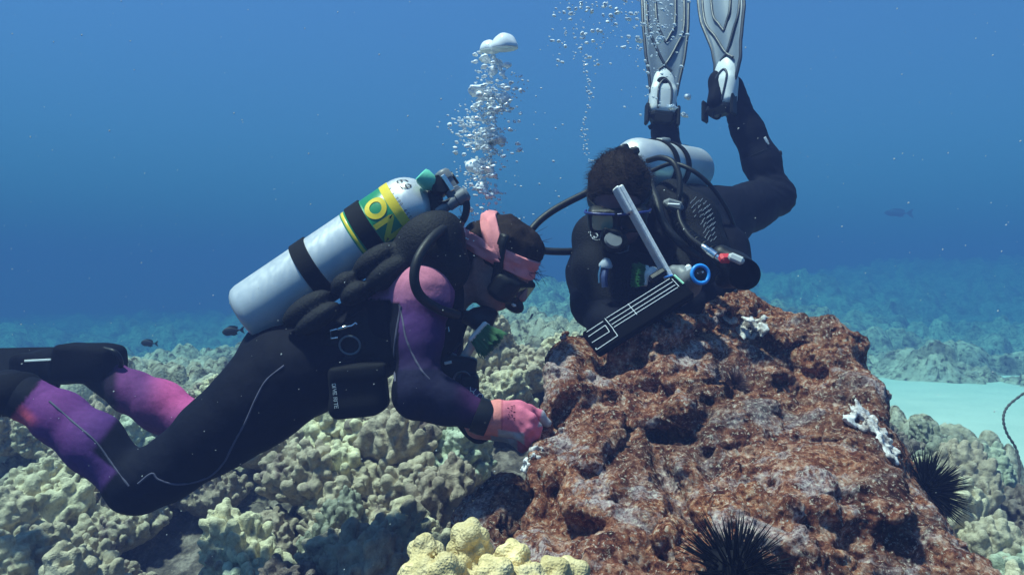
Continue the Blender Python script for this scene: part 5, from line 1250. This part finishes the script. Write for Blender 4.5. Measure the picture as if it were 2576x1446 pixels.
scrub_brush('scrub_brush', P(1619, 694, 2.13), (.12, .05, 1), (-1, -.25, .1), .055, .045, .022, 'small green and white scrub brush hanging before the chest of the diver in black')
mb = MB(); mb.lathe(frame((1, -.4, .1), (0, 0, 1), P(1622, 692, 2.12)), [(.012, 0), (.013, .006), (.019, .012), (.021, .024), (.016, .034), (0, .036)], 20); k = mb.build('brush_knob', M_dirty, bpy.data.objects['scrub_brush.001'])
def make_clip_b():
    root = thing('hanging_clip', P(1523, 680, 2.15), 'blue grey clip hanging from the vest left of the white slate', 'clip')
    mb = MB(); mb.lathe(frame((.15, -.2, 1), (1, 0, 0), P(1523, 672, 2.14)), [(0, -.001), (.018, 0), (.019, .006), (.012, .018), (.007, .024), (0, .025)], 18); mb.build('clip_head', plain('pale_blue_grey', (.42, .47, .55), .4), root)
    mb = MB(); mb.tube([P(1512, 668, 2.13), P(1507, 690, 2.13), P(1508, 712, 2.13)], .003, 8); mb.build('hook', M_steel, root)
    mb = MB(); mb.tube(catmull([P(1523, 676, 2.14), P(1520, 700, 2.13), P(1522, 722, 2.13)]), [.014]*9+[.013]*8, 12, flat=.7); mb.build('blue_tab', plain('blue_tab', (.04, .06, .16), .5), root)
make_clip_b()
# ================================================================ urchins, shells, yellow coral, fish, bubbles
M_urch = plain('black_spines', (.004, .004, .006), .7, var=.4, scale=80, spec=.1)
def urchin(c, n, rb, ls, label, seed, name='sea_urchin', mat=None, thick=.0016):
    n = nrm(n); root = thing(name, c, label, 'sea urchin'); r = random.Random(seed); A = frame(n)[0]; mb = MB(); mb.lathe((A, c+n*rb*.2), [(0, -rb*.6), (rb*.8, -rb*.45), (rb, 0), (rb*.85, rb*.45), (rb*.45, rb*.72), (0, rb*.78)], 24); mb.build('test', mat or M_urch, root)
    mb = MB()
    for i in range(420):
        z = r.uniform(-.25, 1); a = r.uniform(0, 6.283); q = math.sqrt(max(0, 1-z*z)); dr = A@np.array([q*math.cos(a), q*math.sin(a), z]); L = ls*r.uniform(.55, 1.1)*(1 if z > .1 else .7); b = c+n*rb*.2+dr*rb*.8
        t = nrm(dr+np.array([r.uniform(-.14, .14) for _ in range(3)])); mb.tube([b, b+t*L*.6, b+t*L], [thick, thick*.7, .0002], 5, False, False)
    mb.build('spines', mat or M_urch, root); return root
p = ROCK.pix(1828, 1444); urchin(p+np.array([0, -.055, .012]), ROCK.grad(p)+np.array([0, -.6, .0]), .058, .060, 'large black long spined urchin on the rock at the bottom edge of the view', 1, thick=.0016)
urchin(P(2318, 1238, 1.82), (.85, -.1, .45), .042, .068, 'black long spined urchin sticking out of the right flank of the rock', 2)
p = ROCK.pix(1845, 968); urchin(p, ROCK.grad(p), .014, .034, 'small reddish grey urchin wedged in a hollow below the white shell ring', 3, mat=plain('reddish_spines', (.10, .045, .05), .6), thick=.0009)
def crust_mat():
    t = NT('chalky_shell'); a = t.noise(40, 6, .75); b = t.noise(150, 4, .7)
    c = t.ramp(a, [(.34, (.05, .035, .035)), (.44, (.45, .38, .36)), (.56, (.82, .78, .76)), (.75, (.92, .90, .90))]); return t.set(col=t.mix(.4, c, t.ramp(b, [(.35, .3), (.6, 1.0)]), 'MULTIPLY'), rough=.6, spec=.3, normal=t.bump(a, .6, .006))
M_crust = crust_mat()
def shell_patch(px, py, ext, lab, seed, kind, name='oyster_shells', cat='shells', grp=None):
    p = ROCK.pix(px, py)
    while p is None: px += 6; p = ROCK.pix(px, py)
    n = ROCK.grad(p); A = frame(n, (1, 0, -.2))[0]; r = random.Random(seed); S = Field(p-max(ext)*2.0-.03, p+max(ext)*2.0+.03, .0036 if max(ext) < .06 else .0048)
    for i in range({'ring': 26, 'crust': 26, 'shell': 7}[kind]):
        x, y = r.uniform(-1, 1)*ext[0]*(.6 if kind == 'shell' else 1), r.uniform(-1, 1)*ext[1]*(.6 if kind == 'shell' else 1); d_ = P(px, py, 1)-np.array([0, 0, 1.]); o = p+A[:, 0]*x+A[:, 1]*y
        h = ROCK.hit(o+n*.06, -n, 0, .14, .003); h = o if h is None else h; rr = r.uniform(.009, .017)
        if kind == 'shell': rr *= .75
        A2 = frame(nrm(n+np.array([r.uniform(-.7, .7), r.uniform(-.7, .3), r.uniform(-.4, .7)])), (r.uniform(-1, 1), r.uniform(-1, 1), .3))[0]
        if kind in ('ring', 'shell'):
            e = (rr*1.5, rr*1.0, rr*.34); S.ell(h+n*.003, e, A2, .002); S.ell(h+n*.003+A2[:, 2]*rr*.42, (rr*1.0, rr*.6, rr*.38), A2, .002, 's')
        else:
            S.ell(h+n*.003, (rr*2.0, rr*1.2, rr*.32), A2, .003)
            if r.random() < .5: S.ell(h+n*.008+A2[:, 2]*rr*.3, (rr*.6, rr*.35, rr*.6), A2, .003, 's')
    sl, X, Y, Z = S.win(S.lo, S.lo+S.n*S.h, 0); S.f += (.0034*fbm(X*70, Y*70, Z*70, 2, seed)).astype(np.float32)
    V, F = S.surface(); m = mesh_arrays(name, V, F); m.materials.append(M_crust); return tag(link(name, m), lab, cat, grp)
shell_patch(1888, 830, (.048, .022), 'cluster of white ring shaped oyster shells near the top of the rock', 3, 'ring')
shell_patch(2168, 1050, (.028, .030), 'white chalky crust along the right shoulder of the rock, upper lobe', 7, 'crust', 'white_crust', 'shell crust'); shell_patch(2222, 1110, (.016, .036), 'white chalky crust hanging down the right edge of the rock above the urchin', 8, 'crust', 'white_crust', 'shell crust')
shell_patch(1362, 1105, (.010, .008), 'white broken shell right below the fingertips of the pink glove', 11, 'shell', 'white_shell', 'shell'); shell_patch(1345, 1140, (.014, .011), 'white open shell stuck on the rock edge, middle of the three below the glove', 12, 'shell', 'white_shell', 'shell'); shell_patch(1318, 1172, (.013, .009), 'white narrow shell on the rock edge, lowest of the three below the glove', 13, 'shell', 'white_shell', 'shell')
def yellow_coral():
    S = Field(P(990, 1560, 1.2)-np.array([.03, .14, .02]), P(1500, 1290, 1.2)+np.array([.03, .14, .02]), .0042); r = random.Random(21)
    cones = [(1072, 1362, 1.19, .036), (1182, 1332, 1.24, .050), (1290, 1378, 1.22, .044), (1388, 1422, 1.20, .030), (1440, 1428, 1.22, .028), (1128, 1415, 1.15, .040), (1240, 1425, 1.15, .044), (1050, 1430, 1.16, .03), (1335, 1440, 1.16, .03)]
    for (x, y, d, rb) in cones:
        top = P(x, y, d); bot = P(x, 1520, d); bot = bot+(bot-P(1240, 1520, d))*.0; S.cone(bot, top, rb, .011, .010)
        L = np.linalg.norm(top-bot); n = int(6+L*170)
        for i in range(n):
            t = (i+.5)/n; an = i*2.39996+r.uniform(-.3, .3); rad = rb+(.011-rb)*t; p = bot+(top-bot)*t+np.array([math.cos(an), math.sin(an), 0])*rad*1.06; s_ = r.uniform(.0100, .0165); S.ell(p+np.array([0, 0, .003]), (s_, s_, s_*1.15), None, .0028)
        S.ell(top, (.0125, .0125, .014), None, .005)
    S.ell(P(1240, 1570, 1.2), (.15, .10, .05), k=.03)
    V, F = S.surface(); m = mesh_arrays('yellow_lobe_coral', V, F); m.materials.append(M_yel); tag(link('yellow_lobe_coral', m), 'bright yellow knobbly coral in front of the rock at the bottom edge', 'coral')
yellow_coral()
M_fish = plain('dark_fish_skin', (.018, .020, .026), .5, var=.4, scale=40)
def fish(c, L, dirn, lab, depth=.46, mat=None):
    root = thing('reef_fish', c, lab, 'fish', None); f = nrm(dirn); A = np.c_[f, np.cross((0, 0, 1.), f), (0, 0, 1.)]; V, F = [], []; prof = [(-.30, .05), (-.24, .075), (-.12, .20), (.02, .34), (.16, .44), (.30, .44), (.42, .33), (.50, .16), (.53, .03)]; K = 14
    for x, h in prof:
        for k in range(K):
            a = 2*math.pi*k/K; V.append((x*L, math.cos(a)*h*L*depth*.34, math.sin(a)*h*L*depth))
    for i in range(len(prof)-1):
        for k in range(K): F.append((i*K+k, i*K+(k+1) % K, (i+1)*K+(k+1) % K, (i+1)*K+k))
    F += [tuple(range(K))[::-1], tuple((len(prof)-1)*K+k for k in range(K))]
    mb = MB(); mb.add(np.array(V)@A.T+c, F); mb.build('trunk', mat or M_fish, root)
    def plate(pts, nm):
        mb = MB(); n = len(pts); P3 = [np.array([x*L, y, z*L]) for y in (-.004*L/.1*.3, .004*L/.1*.3) for x, z in pts]; mb.add(np.array(P3)@A.T+c, [tuple(range(n))[::-1], tuple(range(n, 2*n))]+[(i, (i+1) % n, n+(i+1) % n, n+i) for i in range(n)]); mb.build(nm, mat or M_fish, root, smooth=False)
    plate([(-.27, .03), (-.38, .12), (-.50, .19), (-.43, .0), (-.50, -.19), (-.38, -.12), (-.27, -.03)], 'tail'); plate([(.34, .40*depth), (.18, .56*depth), (-.05, .52*depth), (-.20, .34*depth), (-.16, .12*depth), (.2, .38*depth)], 'dorsal_fin'); plate([(.12, -.40*depth), (-.02, -.52*depth), (-.18, -.38*depth), (-.14, -.14*depth)], 'anal_fin')
    mb = MB()
    for k in (-1, 1): mb.lathe(frame(A[:, 1]*k, A[:, 0], c+A[:, 0]*.42*L+A[:, 2]*.05*L+A[:, 1]*k*.085*L*depth), [(.03*L, 0), (.022*L, .012*L), (0, .015*L)], 10)
    mb.build('eye', M_glassd, root); return root
fish(P(588, 832, 3.4), .090, (-1, -.15, -.12), 'dark fish just below the base of the silver tank'); fish(P(377, 863, 4.2), .085, (-1, -.1, .06), 'dark fish swimming left above the reef behind the far fin')
fish(P(415, 936, 4.6), .058, (-.9, .4, -.1), 'tiny dark fish close over the pale corals left of the thigh'); fish(P(1336, 797, 4.2), .045, (.5, .6, .55), 'tiny dark fish hovering over the reef right of the hanging brush'); fish(P(2262, 536, 24), .80, (-1, .2, .05), 'large faint fish far off in the blue right of the diver in black', .30, plain('blue_grey_fish', (.06, .09, .14), .5))
def wire_coral():
    mb = MB(); mb.tube(catmull([P(2600, 975, 3.1), P(2571, 992, 3.1), P(2535, 1022, 3.08), P(2524, 1052, 3.06), P(2533, 1089, 3.05), P(2556, 1128, 3.04), P(2565, 1175, 3.02), P(2560, 1230, 3.0), P(2548, 1290, 2.98)], 10), [.0045+.0016*math.sin(i*2.1) for i in range(81)], 8); tag(mb.build('wire_coral', plain('brown_wire', (.09, .08, .08), .8, scale=200, bump=.6)), 'thin dark wire coral curling up at the right edge over the sand', 'coral')
wire_coral()
# ---------------------------------------------------------------- bubbles
def bubble_mat():
    t = NT('air_bubble'); I = t.b.inputs; I['Base Color'].default_value = (.93, .97, 1, 1); I['Roughness'].default_value = .12; I['IOR'].default_value = 1.45; I['Transmission Weight'].default_value = .12; I['Specular IOR Level'].default_value = 1.0
    return t.m
M_bub = bubble_mat()
def blob(seed, flat, lump, nu=18, nv=12, cap=False):
    V = [(0, 0, 1)]
    for i in range(1, nv):
        th = math.pi*i/nv
        for k in range(nu): a = 2*math.pi*k/nu; V.append((math.sin(th)*math.cos(a), math.sin(th)*math.sin(a), math.cos(th)))
    V.append((0, 0, -1)); V = np.array(V); n = 1+lump*noise3(V[:, 0]*1.7, V[:, 1]*1.7, V[:, 2]*1.7+seed*9.1, seed); V = V*n[:, None]
    if cap: V[:, 2] = np.where(V[:, 2] < 0, V[:, 2]*.25+.25*(1-V[:, 0]**2-V[:, 1]**2).clip(0, 1), V[:, 2])
    V[:, 2] *= flat; F = [(0, 1+k, 1+(k+1) % nu) for k in range(nu)]
    for i in range(nv-2):
        for k in range(nu): a = 1+i*nu; F.append((a+k, a+nu+k, a+nu+(k+1) % nu, a+(k+1) % nu))
    e = len(V)-1; F += [(e, 1+(nv-2)*nu+(k+1) % nu, 1+(nv-2)*nu+k) for k in range(nu)]; return V, F
def make_bubbles():
    meshes = []
    for i in range(10):
        V, F = blob(i, (.62, .8, .5, .95, .7, .45, .85, .6, .75, .55)[i], (.25, .15, .45, .08, .35, .55, .2, .4, .3, .5)[i], 18, 12); m = bpy.data.meshes.new('bubble'); m.from_pydata([tuple(v) for v in V], [], F); m.polygons.foreach_set('use_smooth', np.ones(len(m.polygons), bool)); m.materials.append(M_bub); meshes.append(m)
    V, F = blob(50, .85, .07, 28, 18, True); cap = bpy.data.meshes.new('bubble'); cap.from_pydata([tuple(v) for v in V], [], F); cap.polygons.foreach_set('use_smooth', np.ones(len(cap.polygons), bool)); cap.materials.append(M_bub)
    r = random.Random(99); many = []                                                   # (point, radius)
    def put(p, rad, label, group=None, m=None, sq=(1, 1, 1)):
        o = bpy.data.objects.new('bubble', m or r.choice(meshes)); COL.objects.link(o); o.location = tuple(p); o.scale = tuple(rad*s for s in sq); k_ = .08 if m is cap else .4; o.rotation_euler = (r.uniform(-k_, k_), r.uniform(-k_, k_), r.uniform(0, 6.28)); tag(o, label, 'bubble', group); return o
    big = [(1268, 122, 28, 'largest dome shaped bubble at the top of the column'), (1232, 128, 20, 'second dome shaped bubble touching the largest one at the top of the column'), (1218, 148, 12, 'pale bubble hanging under the left edge of the top dome'), (1240, 180, 10, 'small pale bubble below the top dome'),
           (1198, 226, 17, 'bright lumpy bubble halfway up the column on its left side'), (1222, 246, 17, 'bright lumpy bubble leaning on the left one halfway up the column'), (1268, 250, 15, 'oval bright bubble on the right side halfway up the column'), (1246, 275, 13, 'flat bright bubble in the middle of the column'),
           (1232, 345, 15, 'bright twin lobed bubble just above the middle of the column'), (1255, 352, 14, 'bright bubble right of the twin lobed one'), (1210, 368, 12, 'bright bubble low left of the twin lobed one'),
           (1195, 418, 20, 'broad thin bubble above the purple diver\'s regulator'), (1222, 428, 14, 'ragged bubble beside the broad thin one'), (1212, 470, 13, 'white flat bubble low in the column'), (1232, 490, 9, 'white small flat bubble lowest in the column'), (1178, 580, 12, 'glassy bubble beside the collar behind the headband'),
           (1307, 377, 6, 'lone round bubble right of the column'), (1302, 362, 6, 'lone stretched bubble right of the column')]
    for i, (x, y, rp, lab) in enumerate(big):
        d = 2.12+r.uniform(-.04, .04); put(P(x, y, d), rp/FPX*d*1.25, lab, None, cap if i < 2 else meshes[i % 10], (1, 1, 1.25 if i < 2 else .9))
    for (x, y, rp, lab) in [(1320*0+1660+0, 80+20, 11, 'white bubble over the blade of the fin pointing straight up'), (1730, 244, 9, 'lone white bubble between the two fins'), (1690, 270, 11, 'white bubble at the heel of the fin pointing straight up'), (1697, 273, 8, 'small white bubble at the heel of the fin pointing straight up'), (1722, 290, 9, 'flat bubble by the ankle below the fins'), (1608, 104, 9, 'white bubble left of the fin pointing straight up'), (1553, 33, 8, 'bright bubble near the top edge left of the fins'), (1582, 50, 7, 'bright bubble below the one near the top edge left of the fins')]:
        d = 2.98; put(P(x, y, d), rp/FPX*d, lab)
    def cx(y): return 1225+18*math.sin((y-120)/62.0)+12*math.sin(y/27.0)
    for i in range(820):
        y = r.triangular(115, 570, 300); sp = np.interp(y, [110, 200, 330, 420, 520, 580], [22, 44, 48, 38, 38, 30]); x = cx(y)+r.gauss(0, 1)*sp*.75; rad = r.choice((1.8, 2.2, 2.6, 3.0, 3.6, 4.6, 6.5))*r.uniform(.8, 1.2); many.append((P(x, y, 2.12+r.gauss(0, .035)), rad/FPX*2.12))
    for yc, xo in ((160, 12), (232, -25), (262, 15), (350, 10), (366, -8), (424, -20), (436, 5), (474, -8)):
        for i in range(9): many.append((P(1232+xo+r.gauss(0, 15), yc+r.gauss(0, 6), 2.12+r.gauss(0, .03)), r.uniform(5, 10)/FPX*2.12))
    for i in range(40): x, y = 1165+r.gauss(0, 16), 325+r.gauss(0, 16); many.append((P(x, y, 2.12), r.uniform(2, 5)/FPX*2.12))
    for i in range(70): y = r.uniform(140, 410); many.append((P(1475+8*math.sin(y/30)+r.gauss(0, 5), y, 2.6), r.uniform(1.5, 3.4)/FPX*2.6))
    for i in range(170): y = r.uniform(-20, 170); many.append((P(1480+r.gauss(0, 55)+.25*(80-y), y, 2.7), r.choice((1.5, 2, 2.5, 3, 5))/FPX*2.7))
    for i in range(230): y = r.uniform(-20, 300); many.append((P(1640+r.gauss(0, 38)+.06*y, y*r.uniform(.3, 1), 2.95), r.choice((1.5, 2, 2.2, 3, 3.5, 5))/FPX*2.95))
    for i in range(18): many.append((P(1300+r.uniform(-20, 120), r.uniform(280, 560), 2.3), r.uniform(1.5, 3)/FPX*2.3))
    for i in range(40): many.append((P(1160+r.gauss(0, 14), 560+r.gauss(0, 28), 1.93), r.uniform(1.4, 3.4)/FPX*1.93))
    many.sort(key=lambda e: -e[1]/e[0][1])
    for p, rad in many[:262]:
        fx = CX+FPX*p[0]/p[1]; lab, g = ('small silvery bubble in the rising column above the purple diver', 'bubbles rising from the purple diver') if fx < 1400 else ('small silvery bubble in the loose stream around the upright fins', 'bubbles rising from the diver in black')
        put(p, rad, lab, g, None, (r.uniform(.8, 1.3), r.uniform(.8, 1.3), r.uniform(.8, 1.1)))
    mb = MB(); V0, F0 = blob(3, .8, .3, 8, 5)
    for p, rad in many[262:]: mb.add(V0*rad*np.array([r.uniform(.8, 1.3), 1, r.uniform(.7, 1.2)])+p, F0)
    tag(mb.build('bubble_froth', M_bub), 'fine froth of tiny air bubbles', 'bubbles', kind='stuff')
make_bubbles()
def make_snow():
    t = plain('drifting_specks', (.50, .52, .52), .8); mb = MB(); r = random.Random(17); V0, F0 = blob(7, .8, .5, 6, 4)
    for i in range(620):
        d = r.choice((r.uniform(.7, 1.6), r.uniform(1.2, 3.2))); x, y = r.uniform(0, 2576), r.uniform(0, 1446)
        if d > 1.25 and 1250 < x < 2500 and y > 760: continue
        mb.add(V0*np.array([r.uniform(.6, 1.5), 1, r.uniform(.6, 1.5)])*r.choice((.8, .9, 1.0, 1.3, 2.0))/FPX*d*.85+P(x, y, d), F0)
    tag(mb.build('drifting_specks', t), 'fine pale specks drifting in the water', 'specks', kind='stuff')
make_snow()
